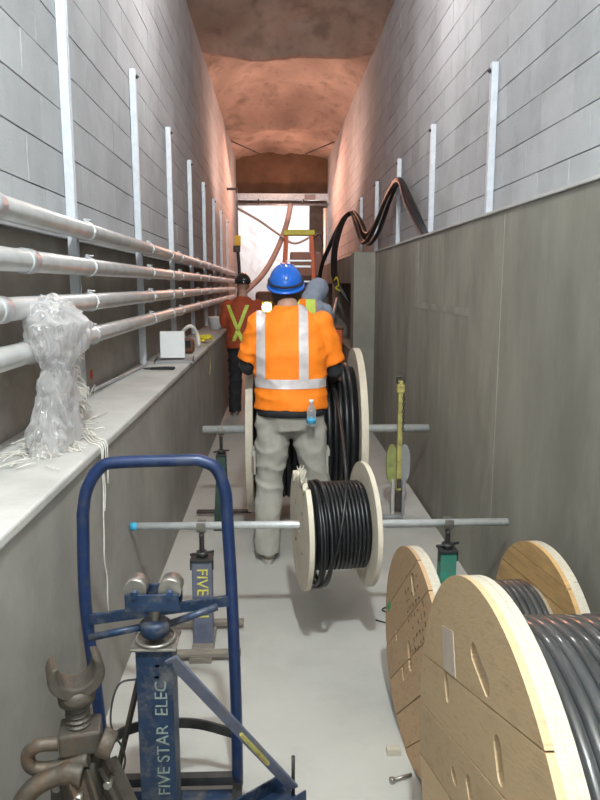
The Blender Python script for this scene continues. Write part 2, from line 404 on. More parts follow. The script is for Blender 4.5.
# ------------------------------------------------------------------ pipes
PX = -.925
for k, (z, nm) in enumerate([(1.94, 'top'), (1.768, 'second from top'), (1.597, 'third from top'), (1.432, 'bottom')]):
    t = thing('conduit_pipe', 'long galvanised steel pipe along left wall, %s of the four' % nm, 'pipe', (PX, 0, z), 0, 'galvanised pipes on the left wall')
    MB().cyl((0, -3, 0), (0, 15.6, 0), .042, 24).build('pipe', M_pipe, t)
    for y in LY[:7]:
        m = MB()
        m.tube([(.0455 * math.cos(a), y, .0455 * math.sin(a)) for a in [PI * .5 + PI * 2 * q / 20 for q in range(20)]], .004, 6, closed=True)
        m.tube([(.0455 * math.cos(a), y + .012, .0455 * math.sin(a)) for a in [PI * .5 + PI * 2 * q / 20 for q in range(20)]], .004, 6, closed=True)
        m.box((.0, y + .006, .052), (.014, .03, .018)); m.box((.046, y + .006, .0), (.012, .028, .02)); m.cyl((-.012, y + .006, .054), (.03, y + .006, .054), .004, 6)
        m.build('pipe_strap', M_galv, t)
    for y in (2.35 + .3 * (k % 2), 6.2, 9.5):
        MB().cyl((0, y - .04, 0), (0, y + .04, 0), .0475, 24).build('coupling', M_galv, t)
# ------------------------------------------------------------------ reels
def clip(poly, nx, ny, d):                       # keep nx*x+ny*y<=d
    out = []
    for i in range(len(poly)):
        a, b = poly[i], poly[(i + 1) % len(poly)]
        da = nx * a[0] + ny * a[1] - d; db = nx * b[0] + ny * b[1] - d
        if da <= 0: out.append(a)
        if da * db < 0:
            t = da / (da - db); out.append((a[0] + (b[0] - a[0]) * t, a[1] + (b[1] - a[1]) * t))
    return out
def circle(r, n=64): return [(r * math.cos(2 * PI * i / n), r * math.sin(2 * PI * i / n)) for i in range(n)]
def planks(rad, slope_ang, joints, x0, x1, parent, m, cutters=None, gap=.0018, rn=random.Random(3)):
    c, s = math.cos(slope_ang), math.sin(slope_ang)
    nrm = (-s, c); js = [-9] + list(joints) + [9]
    for a, b in zip(js[:-1], js[1:]):
        p = clip(circle(rad, 96), nrm[0], nrm[1], b - gap); p = clip(p, -nrm[0], -nrm[1], -(a + gap))
        if len(p) < 3: continue
        dx = rn.uniform(0, .002)
        loc_ = [(q[0] * c + q[1] * s, -q[0] * s + q[1] * c) for q in p]      # grain runs along the plank's own y
        o = MB().prism(loc_, x0 - dx, x1).build('plank', m, None)
        o.rotation_euler = (slope_ang, 0, 0)
        if cutters:
            bpy.context.view_layer.update()
            md = o.modifiers.new('b', 'BOOLEAN'); md.object = cutters; md.operation = 'DIFFERENCE'; md.solver = 'EXACT'
            realise(o)
        o.parent = parent
def helix(rad, x0, x1, rc, segs=44, n=8, wob=0.0, start=0.0):
    turns = int((x1 - x0) / (2 * rc)); pts = []
    for i in range(turns * segs + 1):
        a = 2 * PI * i / segs + start; x = x0 + rc + (x1 - x0 - 2 * rc) * i / (turns * segs)
        # the cable steps over once per turn
        rr = rad + wob * noise.noise((x * 9, math.cos(a) * 1.3, math.sin(a) * 1.3))
        xx = x + wob * .8 * noise.noise((x * 5 + 7, math.cos(a) * 1.1, math.sin(a) * 1.1))
        pts.append((xx, rr * math.cos(a), rr * math.sin(a)))
    return MB().tube(pts, rc, n)
def slot_cutter(items, x0, x1):                  # items: (y, z, half length, radius, angle)
    mb = MB()
    for (y, z, hl, r, a) in items:
        P = []
        for k in range(9): q = -PI / 2 + PI * k / 8; P.append((hl + r * math.cos(q), r * math.sin(q)))
        for k in range(9): q = PI / 2 + PI * k / 8; P.append((-hl + r * math.cos(q), r * math.sin(q)))
        ca, sa = math.cos(a), math.sin(a)
        mb.prism([(y + p[0] * ca - p[1] * sa, z + p[0] * sa + p[1] * ca) for p in P], x0, x1)
    return mb.build('cutter', None)
def boolcut(o, cut):
    md = o.modifiers.new('b', 'BOOLEAN'); md.object = cut; md.operation = 'DIFFERENCE'; md.solver = 'EXACT'; realise(o)

# -- big reel on the right, in front (faces left)
def wooden_reel(name, label, loc, rz, Rf, width, th, Rc, rc, cmat, pm_l, ang_l, jl, pm_r, ang_r, jr, holes, group, wob=.0, Rdrum=.2, clen=None):
    t = thing(name, label, 'cable reel', loc, rz, group)
    cut = slot_cutter(holes, -.06, th + .05) if holes else None
    for side in (0, 1):
        x0 = 0 if side == 0 else width - th; x1 = x0 + th; cx = x0 + th / 2
        ply = th * .3
        m = MB(); m.prism(circle(Rf * .9985, 96), x0 + ply, x1 - ply)
        fl = m.build('flange', M_ply, None)
        if cut and side == 0: boolcut(fl, cut)
        fl.parent = t
        if side == 0:
            c2 = cut
            planks(Rf, ang_l, jl, x0, x0 + ply, fl, pm_l, c2)
            planks(Rf, ang_l + PI / 2, (-.2, 0, .2), x1 - ply, x1, fl, M_ply, c2)
        else:
            planks(Rf, ang_r, jr, x0, x0 + ply, fl, pm_r, None)
            planks(Rf, ang_r + PI / 2, (-.2, 0, .2), x1 - ply, x1, fl, M_ply, None)
    MB().cyl((th, 0, 0), (width - th, 0, 0), Rc - rc * 1.3, 40).build('drum', M_black if Rc - Rdrum > .1 else M_ply, t)
    helix(Rc - rc, th, width - th, rc, wob=wob).build('cable', cmat, t)
    if cut: bpy.data.objects.remove(cut)
    return t
ax, ay, aR = .405, 1.24, .54
def hole_rel(y, z, hl, r, a, cy, cz): return (y - cy, z - cz, hl, r, a)
# planks are cut in their own rotated frame, so the cutter is turned with them: handled by world-space booleans
A = wooden_reel('cable_reel', 'largest wooden cable reel at lower right, wound with wrapped grey cable', (ax, ay, aR), 0, aR, .66, .05, .455, .0145, M_bsheen,
    M_plank, R(-20.5), (-.37, -.245, -.115, .022, .165, .305), M_planko, R(5), (-.3, -.1, .1, .3),
    [hole_rel(1.26, .922, .045, .022, R(12), ay, aR), hole_rel(1.502, .731, .018, .018, R(60), ay, aR), hole_rel(1.125, .82, .022, .022, R(60), ay, aR),
     hole_rel(1.288, .628, .012, .019, R(40), ay, aR), hole_rel(1.406, .568, .008, .016, 0, ay, aR), hole_rel(ay, aR, .001, .045, 0, ay, aR)],
    'wooden cable reels on the floor', wob=.006)
lb = MB().box((-.001, 1.497 - ay, .829 - aR), (.0015, .11, .10), Matrix.Rotation(R(-20), 3, 'X')).build('paper_label', M_paper, A); lb['label'] = 'small faded paper label on plank face'
# -- reel behind it
bx, by, bR, brz = .47, 2.235, .385, R(4)
B = wooden_reel('cable_reel', 'smaller wooden cable reel behind the largest, handwriting on its planks', (bx, by, bR), brz, bR, .50, .045, .25, .012, M_bsheen,
    M_plankb, R(-42), (-.26, -.135, .0, .125, .25), M_planko, R(-3), (-.25, -.1, .05, .15, .235, .315),
    [(.01, .0, .03, .022, R(70)), (.09, -.11, .015, .016, R(70)), (-.005, .275, .02, .020, R(60)), (.20, -.02, .012, .012, R(60))],
    'wooden cable reels on the floor', wob=.003)
rn = random.Random(11)
mk = MB()                                         # handwriting strokes
for row in range(7):
    for kx in range(8):
        if rn.random() < .12: continue
        cy = -.03 - kx * .032 + row * .018; cz = .05 + kx * .029 + row * .028 - .01
        if cy * cy + cz * cz > .33 ** 2: continue
        p = [Vector((-.0025, cy + rn.uniform(-.008, .008), cz + rn.uniform(-.009, .009))) for _ in range(4)]
        for a, b in zip(p[:-1], p[1:]):
            if (a - b).length > .002: mk.bar(a, b, .0032, .001, (1, 0, 0))
mk.build('handwriting', M_stain, B)
MB().box((-.002, .325, .035), (.0015, .022, .06), Matrix.Rotation(R(40), 3, 'X')).build('green_sticker', M_grn, B)
m = MB(); m.cyl((-.03, .0, -.375), (-.0, .0, -.375), .006, 8)

# -- reel on the rod beside the worker
def plain_reel(name, label, loc, rz, Rf, width, th, Rc, rc, fm, broken, group, arbor=.03):
    t = thing(name, label, 'cable reel', loc, rz, group)
    for side in (0, 1):
        x0 = -width / 2 if side == 0 else width / 2 - th
        m = MB(); n = 96; outer = []
        rr = random.Random(5)
        for i in range(n):
            a = 2 * PI * i / n; r = Rf
            if broken and side == 0:
                d = (math.degrees(a) - 88 + 180) % 360 - 180
                if abs(d) < 36: r = Rf - .052 - rr.uniform(-.012, .018) * (1 if i % 2 else 1.6)
            outer.append((r * math.cos(a), r * math.sin(a)))
        inner = [(arbor * math.cos(2 * PI * i / n), arbor * math.sin(2 * PI * i / n)) for i in range(n)]
        V = [(x0, p[0], p[1]) for p in outer] + [(x0, p[0], p[1]) for p in inner] + [(x0 + th, p[0], p[1]) for p in outer] + [(x0 + th, p[0], p[1]) for p in inner]
        F = []
        for i in range(n):
            j = (i + 1) % n
            F += [(i, j, n + j, n + i), (2 * n + i, 3 * n + i, 3 * n + j, 2 * n + j), (i, 2 * n + i, 2 * n + j, j), (n + i, n + j, 3 * n + j, 3 * n + i)]
        m.add(V, F)
        fl = m.build('flange', fm, t)
        if broken and side == 0:
            sp = MB()
            for q in range(40):
                a = R(88 + rr.uniform(-36, 36)); r0 = Rf - .065; L = rr.uniform(.015, .06); dx = rr.uniform(-.012, .02); a2 = a + rr.uniform(-.12, .12)
                b0 = Vector((x0 + th * rr.random(), r0 * math.cos(a), r0 * math.sin(a))); b1 = Vector((x0 + th / 2 + dx, (r0 + L) * math.cos(a2), (r0 + L) * math.sin(a2)))
                sp.tube([b0, (b0 + b1) / 2 + Vector((rr.uniform(-.004, .004), 0, 0)), b1], [.010, .007, .001], 4)
            sp.build('splintered_edge', M_ply, fl)
        for k in range(4):
            a = PI / 4 + PI / 2 * k; xx = x0 - .004 if side == 0 else x0 + th + .004
            MB().cyl((xx, Rf * .45 * math.cos(a), Rf * .45 * math.sin(a)), (x0 + th / 2, Rf * .45 * math.cos(a), Rf * .45 * math.sin(a)), .010, 8).build('bolt', M_bright, fl)
    MB().cyl((-width / 2 + th, 0, 0), (width / 2 - th, 0, 0), Rc - rc * 1.4, 40).build('drum', M_black, t)
    helix(Rc - rc, -width / 2 + th, width / 2 - th, rc, wob=.002).build('cable', M_black, t)
    return t
G1, G2 = (0.195, 4.75, .678), (.262, 3.05, .585)
r1 = plain_reel('cable_reel', 'tall white-rimmed cable reel on the far rod, in front of the worker', G1, 0, .57, .77, .045, .47, .020, M_plyw, False, 'black cable reels on steel rods', .035)
r2 = plain_reel('cable_reel', 'small black cable reel on the near rod, its left flange broken at top', G2, R(7), .287, .318, .022, .203, .0092, M_plyw, True, 'black cable reels on steel rods', .028)
# loose turns and tail on the small reel
lo = MB()
for k in range(4):
    x = -.128 + .014 * k; rr_ = .225 + .004 * k; dr = .018
    pts = [(x + .03 * math.sin(a * .5) ** 2 * (k % 2), rr_ * math.cos(a) - dr, rr_ * math.sin(a) - dr * 1.4) for a in [2 * PI * q / 48 for q in range(48)]]
    lo.tube(pts, .0085, 8, closed=True)
lo.build('loose_turns', M_black, r2)
tl = spline([(-.105, -.06, -.275), (-.08, -.19, -.20), (-.04, -.245, -.05), (-.01, -.235, .08), (.03, -.13, .22), (.075, .10, .30), (.135, .45, .37), (.20, .85, .42), (.24, 1.12, .46), (.245, 1.25, .44)], 8)
MB().tube(tl, .0075, 8).build('cable_tail', M_black, r2)
# ------------------------------------------------------------------ rods
def rod(label, y, z, x0, x1, r, tape):
    t = thing('steel_rod', label, 'rod', (0, y, z), 0, 'steel rods carrying the reels')
    n = 20; m = MB(); V = []
    for (x, q) in [(x0, r), (x1, r), (x1, r * .8), (x0, r * .8)]:
        V += [(x, q * math.cos(2 * PI * j / n), q * math.sin(2 * PI * j / n)) for j in range(n)]
    m.add(V, [(i * n + j, i * n + (j + 1) % n, ((i + 1) % 4) * n + (j + 1) % n, ((i + 1) % 4) * n + j) for i in range(4) for j in range(n)], True)
    m.build('pipe', M_rod, t)
    if tape: MB().cyl((x0 - .002, 0, 0), (x0 + .028, 0, 0), r * 1.06, 20).build('tape_band', M_cyan, t)
    return t
rod('far steel rod through the tall reel, resting on the dark green jack', 4.75, .682, -.51, 1.08, .027, False)
rod('near steel rod through the small reel, blue tape at left end', 3.05, .588, -.665, 1.08, .0175, True)

# ------------------------------------------------------------------ jacks under the rods
def text(body, size, m, parent, loc, rot, ext=.0006, name='lettering'):
    c = bpy.data.curves.new(name, 'FONT'); c.body = body; c.size = size; c.extrude = ext; c.align_x = 'LEFT'; c.align_y = 'CENTER'; c.offset = 0
    o = bpy.data.objects.new(name, c); COL.objects.link(o)
    dg = bpy.context.evaluated_depsgraph_get(); me = bpy.data.meshes.new_from_object(o.evaluated_get(dg)); bpy.data.objects.remove(o)
    o = bpy.data.objects.new(name, me); COL.objects.link(o); me.materials.clear(); me.materials.append(m)
    for v in me.vertices:                              # hand-painted unevenness
        v.co.x += size * .06 * noise.noise((v.co.x * 3 / size, v.co.y * 3 / size, 1)); v.co.y += size * .09 * noise.noise((v.co.x * 2 / size, v.co.y * 2 / size, 5))
    o.parent = parent; o.location = loc; o.rotation_euler = rot
    return o
def post_jack(label, x, y, zr, rr, zc, wd, taper, pm, sm, lettering=None, base_w=.30, base_m=M_boardg, lm=M_yletter):
    # zr rod axis height, zc column top
    t = thing('reel_jack', label, 'jack', (x, y, 0), 0, 'screw jacks under the rods')
    h = zc; m = MB(); w0, w1 = wd / 2 * taper, wd / 2
    dp = .035; V = []
    for (w_, z) in [(w0, .02), (w1, h)]:
        V += [(-w_, -dp, z), (w_, -dp, z), (w_, dp, z), (-w_, dp, z)]
    m.add(V, [(0, 1, 5, 4), (1, 2, 6, 5), (2, 3, 7, 6), (3, 0, 4, 7), (4, 5, 6, 7), (0, 3, 2, 1)])
    m.build('column', pm, t, bevel=.004)
    MB().box((0, 0, h + .004), (wd * 1.12, .09, .012)).build('top_plate', sm, t, bevel=.002)
    for e in (-1, 1):
        MB().box((e * wd * .52, -.02, h - .02), (.012, .02, .05)).build('lug', sm, t)
    MB().box((0, 0, .012), (.10, .34, .024)).build('base_plate', base_m, t)
    MB().box((0, -.14, .034), (base_w, .045, .02)).build('foot_bar', base_m, t, bevel=.003)
    MB().box((0, .15, .034), (base_w, .045, .02)).build('foot_bar', base_m, t, bevel=.003)
    # screw
    top = zr - rr; pts = []; zz = h + .01
    m = MB(); prof = []; k = 0
    while zz < top - .035:
        prof.append((.013 if k % 2 else .010, zz)); zz += .004; k += 1
    prof = prof or [(.012, h), (.012, h + .01)]
    prof.append((.012, top - .02)); m.lathe(prof, 12); m.build('screw', M_darkm, t)
    MB().cyl((0, 0, h + .01), (0, 0, h + .035), .028, 6).build('nut', sm, t)
    MB().cyl((-.055, -.01, h + .022), (.055, .01, h + .030), .006, 8).build('turn_handle', sm, t)
    # cradle fork
    m = MB(); a0 = [PI + PI * q / 10 for q in range(11)]
    for yy in (-.018, .018):
        m.tube([(0, yy + (rr + .007) * math.cos(a), zr + (rr + .007) * math.sin(a)) for a in a0], .007, 6) if False else None
    m.add([], [])
    q = [(-(rr + .012), .02), (-(rr + .002), .02)] + [((rr + .002) * math.cos(a), (rr + .002) * math.sin(a)) for a in a0] + [(rr + .002, .02), (rr + .012, .02)]
    q += [((rr + .014) * math.cos(a), (rr + .014) * math.sin(a)) for a in reversed(a0)]
    m.prism([(p[0], p[1] + zr) for p in q], -.02, .02)
    m.build('cradle', M_bright, t)
    if lettering: text(lettering, wd * .8, lm, t, (0.0, -.0362, h - .035), (PI / 2, PI / 2, 0))
    return t
post_jack('faded blue jack with yellow lettering under the near rod, left side', -.345, 3.05, .588, .0175, .43, .092, 1.0, M_grayblue, M_darkm, 'FIVE SN', .36)
post_jack('bright green jack under the near rod, right side', .80, 3.05, .588, .0175, .455, .075, 1.0, M_green, M_darkm, None, .20, M_darkm)
post_jack('slim dark green jack under the far rod, left side', -.385, 4.75, .682, .027, .50, .06, 1.9, M_dgreen, M_darkm, None, .40, M_darkm)
# yellow jack by the right parapet
t = thing('lever_jack', 'tall yellow jack with rusty head on a concrete pad by the right parapet', 'jack', (.865, 4.74, 0), 0, 'screw jacks under the rods')
MB().box((.06, .30, .03), (.34, .9, .06)).build('base_pad', M_top, t, bevel=.012)
MB().cyl((-.13, -.12, .075), (.02, -.12, .075), .018, 12).build('pad_pipe', M_greyp, t)
m = MB(); m.box((0, -.05, .60), (.034, .030, .72)); m.build('post', M_yellow, t, bevel=.003)
MB().box((0, -.05, .17), (.04, .034, .16)).build('post_foot', M_rust, t, bevel=.003)
MB().box((-.002, -.05, .975), (.055, .05, .06)).cyl((0,-.05,.99),(0,-.05,1.03),.018,10).build('head', M_yellow, t, bevel=.008)
m = MB(); m.tube(spline([(-.03, -.05, 1.01), (-.025, -.05, 1.05), (.01, -.05, 1.055), (.03, -.05, 1.02)], 5), .009, 8); m.build('hook', M_rust, t)
for e, mm, n_ in ((-1, M_lime, 'side_plate'), (1, M_greyp, 'side_plate')):
    P = [(.30 + .0, 0)]; m = MB(); poly = []
    for q in range(24):
        a = 2 * PI * q / 24; poly.append((.042 * math.cos(a), .43 + .14 * abs(math.sin(a)) ** .8 * (1 if math.sin(a) > 0 else -1)))
    T = Matrix.Rotation(R(90 - 12 * e), 4, 'Z'); T.translation = Vector((e * .045, -.01, 0))
    m.prism(poly, -.012, .012, T); o = m.build(n_, mm, t, bevel=.004); o['label'] = 'yellow-green side plate' if e < 0 else 'grey side plate'
for e in (-1, 1):
    MB().box((e * .038, -.03, .19), (.022, .03, .26)).build('leg', M_top if e < 0 else M_greyp, t, bevel=.003)
m = MB(); rn = random.Random(2)
for q in range(12): m.tube([(.018 + .008 * math.cos(a) * (q % 2), -.072 + .008 * math.cos(a) * ((q + 1) % 2), .93 - q * .022 + .013 * math.sin(a)) for a in [2 * PI * z / 10 for z in range(10)]], .0028, 5, closed=True)
m.build('chain', M_rust, t)
MB().box((.0, -.058, .30), (.03, .03, .07)).build('ratchet', M_rust, t, bevel=.005)
MB().cyl((0, -.05, .645), (0, .03, .645), .012, 10).build('rod_rest', M_rust, t)

# ------------------------------------------------------------------ blue hand truck
HT = thing('hand_truck', 'blue tubular hand truck frame with tall looped handle behind the lettered jack', 'hand truck', (-.37, 2.05, 0))
hoop = spline([(.235, .03, .03), (.235, .02, .30), (.228, .01, .70), (.218, 0, .98)], 5)[:-1] + spline([(.218, 0, .98), (.213, 0, 1.06), (.185, 0, 1.13), (.135, 0, 1.155)], 5)[:-1] + \
    spline([(.135, 0, 1.155), (-.10, 0, 1.15), (-.16, 0, 1.135), (-.205, 0, 1.07), (-.222, 0, .99)], 6)[:-1] + spline([(-.222, 0, .99), (-.232, .01, .70), (-.212, .02, .35), (-.20, .03, .03)], 5)
MB().tube(hoop, .019, 16).build('frame', M_blue, HT)
MB().bar((-.232, 0, .64), (.232, 0, .70), .012, .035).build('crossbar', M_blue2, HT, bevel=.002)
cb = spline([(-.208, .02, .19), (-.1, .06, .225), (.08, .06, .235), (.234, .02, .22)], 6); m = MB()
for a, b in zip(cb[:-1], cb[1:]): m.bar(a, b + (b - a) * .1, .008, .034)
m.build('crossbar', M_darkm, HT)
MB().box((0, -.10, .012), (.46, .24, .012)).build('toe_plate', M_blue2, HT, bevel=.002)
MB().bar((-.20, .03, .05), (.235, .03, .05), .03, .03).bar((-.20, .03, .03), (-.20, -.2, .03), .03, .03).bar((.235, .03, .03), (.235, -.2, .03), .03, .03).build('base_bar', M_darkm, HT)

# ------------------------------------------------------------------ near blue jack
NJ = thing('reel_jack', 'worn dark blue lettered screw jack in the foreground with twin rollers on top', 'jack', (-.335, 1.75, 0), 0)
m = MB(); m.box((0, -.001, .355), (.098, .004, .70)); m.box((-.047, .04, .355), (.005, .085, .70)); m.box((.047, .04, .355), (.005, .085, .70)); m.box((0, .08, .355), (.098, .004, .70))
col = m.build('column', M_blue2, None)
cut = slot_cutter([(-.008, .655, .0005, .0055, 0), (-.006, .622, .0005, .0055, 0)], -.03, .03); cut.rotation_euler = (0, 0, PI / 2)
boolcut(col, cut); bpy.data.objects.remove(cut); col.parent = NJ
text('FIVE STAR  ELEC', .049, M_letter, NJ, (.018, -.0036, .262), (PI / 2, -PI / 2, 0), .0003)
MB().box((0, .04, .708), (.125, .11, .008)).build('top_plate', M_bright, NJ, bevel=.002)
m = MB(); m.tube([(.052 * math.cos(a), .035 + .05 * math.sin(a), .722 + .004 * math.sin(a)) for a in [2 * PI * q / 24 for q in range(24)]], .005, 6, closed=True); m.build('clamp_ring', M_bright, NJ)
m = MB(); m.lathe([(.028, .725), (.040, .735), (.042, .765), (.030, .775)], 16, (0, .035, 0)); m.build('screw_nut', M_blue2, NJ)
m = MB(); m.lathe([(.016 if q % 2 else .012, .77 + .005 * q) for q in range(12)], 14, (0, .035, 0)); m.build('screw', M_bright, NJ)
m = MB(); m.cyl((-.035, .035, .752), (-.18, .03, .725), .0105, 10); m.build('turn_handle', M_blue2, NJ)
m = MB(); m.cyl((.035, .035, .758), (.17, .05, .80), .0105, 10); m.build('turn_handle', M_blue2, NJ)
m = MB(); m.box((0, 0, .838), (.145, .006, .05)); m.box((0, .07, .838), (.145, .006, .05)); m.box((0, .035, .816), (.145, .07, .006)); m.build('cradle', M_blue2, NJ, bevel=.003)
for e in (-1, 1):
    MB().cyl((e * .047, .008, .868), (e * .047, .062, .868), .031, 24).build('roller', M_bright, NJ)
    MB().cyl((e * .047, -.008, .862), (e * .047, .078, .862), .010, 12).build('roller_pin', M_blue2, NJ)
b_ = MB().bar((.045, -.004, .68), (.385, .265, .06), .036, .010, (0, 1, .3)).build('brace', M_grayblue, NJ, bevel=.002)
MB().bar((.225, .128, .355), (.305, .192, .205), .010, .0122, (0, 1, .3)).build('paint_mark', M_yellow, b_)
m = MB(); m.bar((-.02, -.05, .03), (.39, .27, .03), .11, .006); m.bar((-.02 + .034, -.05 - .043, .055), (.39 + .034, .27 - .043, .055), .006, .05); m.bar((-.02 - .034, -.05 + .043, .055), (.39 - .034, .27 + .043, .055), .006, .05)
m.build('base_channel', M_blue2, NJ)
MB().cyl((.385, .27, .03), (.385, .27, .17), .006, 8).build('base_pin', M_darkm, NJ)
MB().box((0, .04, .012), (.16, .30, .024)).build('base_plate', M_rust, NJ, bevel=.004)
MB().bar((-.045, .03, .62), (-.20, .14, .02), .012, .012).build('brace', M_rust, NJ)
MB().tube(spline([(-.045, .03, .60), (-.10, .0, .60), (-.12, -.02, .50), (-.09, .0, .38), (-.13, .02, .25)], 6), .003, 6).build('wire_tether', M_darkm, NJ)

# ------------------------------------------------------------------ rusty screw jack, lower left
SJ = thing('pipe_stand', 'rusty iron tripod screw stand with open fork head at lower left', 'stand', (-.455, 1.45, 0))
m = MB(); poly = []
a0 = [R(158) + R(230) * q / 20 for q in range(21)]
for a in a0: poly.append((.040 * math.cos(a), .838 + .042 * math.sin(a)))
for q, a in enumerate(reversed(a0)):
    e = abs(q - 10) / 10; poly.append(((.066 - .010 * e ** 3) * math.cos(a), .832 + (.064 - .010 * e ** 3) * math.sin(a)))
T = Matrix.Rotation(R(-68), 4, 'Z')
m.prism(poly, -.034, .034, T); m.build('fork', M_rust, SJ, bevel=.010)
m = MB(); m.lathe([(.028, .745), (.040, .75), (.042, .772), (.034, .785)], 18); m.build('fork_collar', M_rust, SJ)
m = MB(); m.lathe([(.028 if q % 2 else .022, .688 + .0065 * q) for q in range(11)], 20, smooth=False); m.build('screw', M_rust, SJ)
m = MB(); m.box((.005, 0, .662), (.092, .075, .055), Matrix.Rotation(R(12), 3, 'Z')); m.build('wing_nut', M_rust, SJ, bevel=.006)
m = MB(); P_ = spline([(-.035, -.035, .668), (-.075, -.045, .672), (-.100, -.045, .650), (-.092, -.045, .618), (-.05, -.04, .612), (.03, -.035, .628)], 6); m.tube(P_, .0155, 10); m.build('wing_loop', M_rust, SJ)
m = MB(); m.cyl((.055, -.03, .668), (.085, -.03, .655), .033, 20, .030); m.build('wing_lug', M_rust, SJ, bevel=.005)
m = MB(); m.lathe([(.03, .40), (.05, .50), (.06, .56), (.062, .585), (.05, .60), (.03, .625)], 20, (0, .02, 0)); m.build('hub', M_rust, SJ)
legs = [((.0, -.05, .605), (.17, -.16, .02), .042), ((-.05, .0, .58), (-.12, .12, .02), .034), ((.05, -.01, .60), (.25, .02, .02), .040), ((.0, .05, .57), (-.03, .34, .02), .034)]
for i, (a, b, wd) in enumerate(legs):
    a = Vector(a); b = Vector(b); m = MB(); m.bar(a, b, wd, .012).bar(a + Vector((wd * .45, .012, 0)), b + Vector((wd * .45, .012, 0)), .008, .03).bar(a + Vector((-wd * .45, .012, 0)), b + Vector((-wd * .45, .012, 0)), .008, .03)
    l = m.build('leg', M_rust, SJ, bevel=.002)
    MB().box(b, (.07, .07, .02)).build('foot', M_rust, l, bevel=.003)
    for f_ in (.08, .2):
        c = a.lerp(b, f_); MB().cyl(c + Vector((0, -.022, 0)), c + Vector((0, .01, 0)), .010, 6).build('bolt', M_bright, l)
m = MB(); m.tube(spline([(-.135, -.10, .44), (-.125, -.09, .52), (-.085, -.07, .585), (-.02, -.05, .605), (.02, -.05, .60)], 6), [.022] * 18 + [.026] * 7, 12); m.build('yoke', M_rust, SJ)
m = MB(); m.tube(spline([(-.11, -.12, .44), (-.075, -.13, .515), (-.03, -.13, .53), (.005, -.12, .50), (.0, -.11, .43)], 6), .014, 10); m.build('lifting_handle', M_rust, SJ)
m = MB(); m.prism([(-.045, .50), (.02, .485), (-.01, .57)], -.095, -.085, Matrix.Rotation(R(90), 4, 'Z')); m.build('web_plate', M_boardg, SJ)
m = MB()
for q in range(12):
    c = Vector((-.115 + .012 * q, -.085 + .002 * q, .475 + .045 * math.sin(q * .28)))
    u = Vector((1, -.2, .2)).normalized(); m.tube([c + u * .013 * math.cos(a) + (Vector((0, 0, 1)) if q % 2 else Vector((0, 1, 0))) * .008 * math.sin(a) for a in [2 * PI * z / 10 for z in range(10)]], .003, 5, closed=True)
m.build('chain', M_rust, SJ)

# ------------------------------------------------------------------ people
def ring_loft(mb, rings, n=24):                   # rings: (center, rx, ry, yaw)
    V = []
    for (c, rx, ry, yw) in rings:
        c = Vector(c)
        for j in range(n):
            a = 2 * PI * j / n; p = Vector((rx * math.cos(a), ry * math.sin(a), 0)); V.append(c + Matrix.Rotation(yw, 3, 'Z') @ p)
    k = len(rings); F = [(i * n + j, i * n + (j + 1) % n, (i + 1) * n + (j + 1) % n, (i + 1) * n + j) for i in range(k - 1) for j in range(n)]
    F += [tuple(reversed(range(n))), tuple((k - 1) * n + j for j in range(n))]
    mb.add(V, F, True)
def ball(mb, c, r, sc=(1, 1, 1)):
    prof = [(r * math.sin(PI * k / 12), -r * math.cos(PI * k / 12)) for k in range(13)]
    prof[0] = (1e-6, -r); prof[-1] = (1e-6, r)
    m = MB(); m.lathe(prof, 20); mb.add([Vector(c) + Vector((v.x * sc[0], v.y * sc[1], v.z * sc[2])) for v in m.v], m.f, True)
def limb(mb, pts, rs):
    for p, r in zip(pts, rs): ball(mb, p, r)
    for i in range(len(pts) - 1): mb.tube([pts[i], pts[i + 1]], [rs[i], rs[i + 1]], 18)
def blob(mb, name, m, parent, vox, smooth=6, wrinkle=0, wscale=12, wstretch=(1, 1, 1), seed=0):
    me = mb.mesh('tmp', m); o = bpy.data.objects.new(name, me); COL.objects.link(o)
    md = o.modifiers.new('r', 'REMESH'); md.mode = 'VOXEL'; md.voxel_size = vox; md.use_smooth_shade = True
    md = o.modifiers.new('s', 'SMOOTH'); md.factor = .5; md.iterations = smooth
    realise(o); me = o.data
    if wrinkle:
        for v, nn in [(v, v.normal.copy()) for v in me.vertices]:
            c = v.co; q = Vector((c.x * wscale * wstretch[0], c.y * wscale * wstretch[1], c.z * wscale * wstretch[2] + seed))
            f = 1 - abs(noise.noise(q)) * 2; f2 = noise.noise(q * 2.3)
            v.co = c + nn * wrinkle * (f * f * .8 + f2 * .4 - .3)
    me.polygons.foreach_set('use_smooth', [True] * len(me.polygons)); me.materials.clear(); me.materials.append(m)
    if parent: o.parent = parent
    return o
def patch(src, planes, off, name, m, parent, test=None):
    bm = bmesh.new(); bm.from_mesh(src.data)
    for co, no in planes:
        bmesh.ops.bisect_plane(bm, geom=bm.verts[:] + bm.edges[:] + bm.faces[:], plane_co=co, plane_no=no, clear_outer=True)
    if test:
        kill = [f for f in bm.faces if not test(f.calc_center_median(), f.normal)]
        bmesh.ops.delete(bm, geom=kill, context='FACES')
    bm.normal_update()
    for v in bm.verts: v.co += v.normal * off
    me = bpy.data.meshes.new(name); bm.to_mesh(me); bm.free(); me.materials.append(m)
    o = bpy.data.objects.new(name, me); COL.objects.link(o); o.parent = parent
    return o
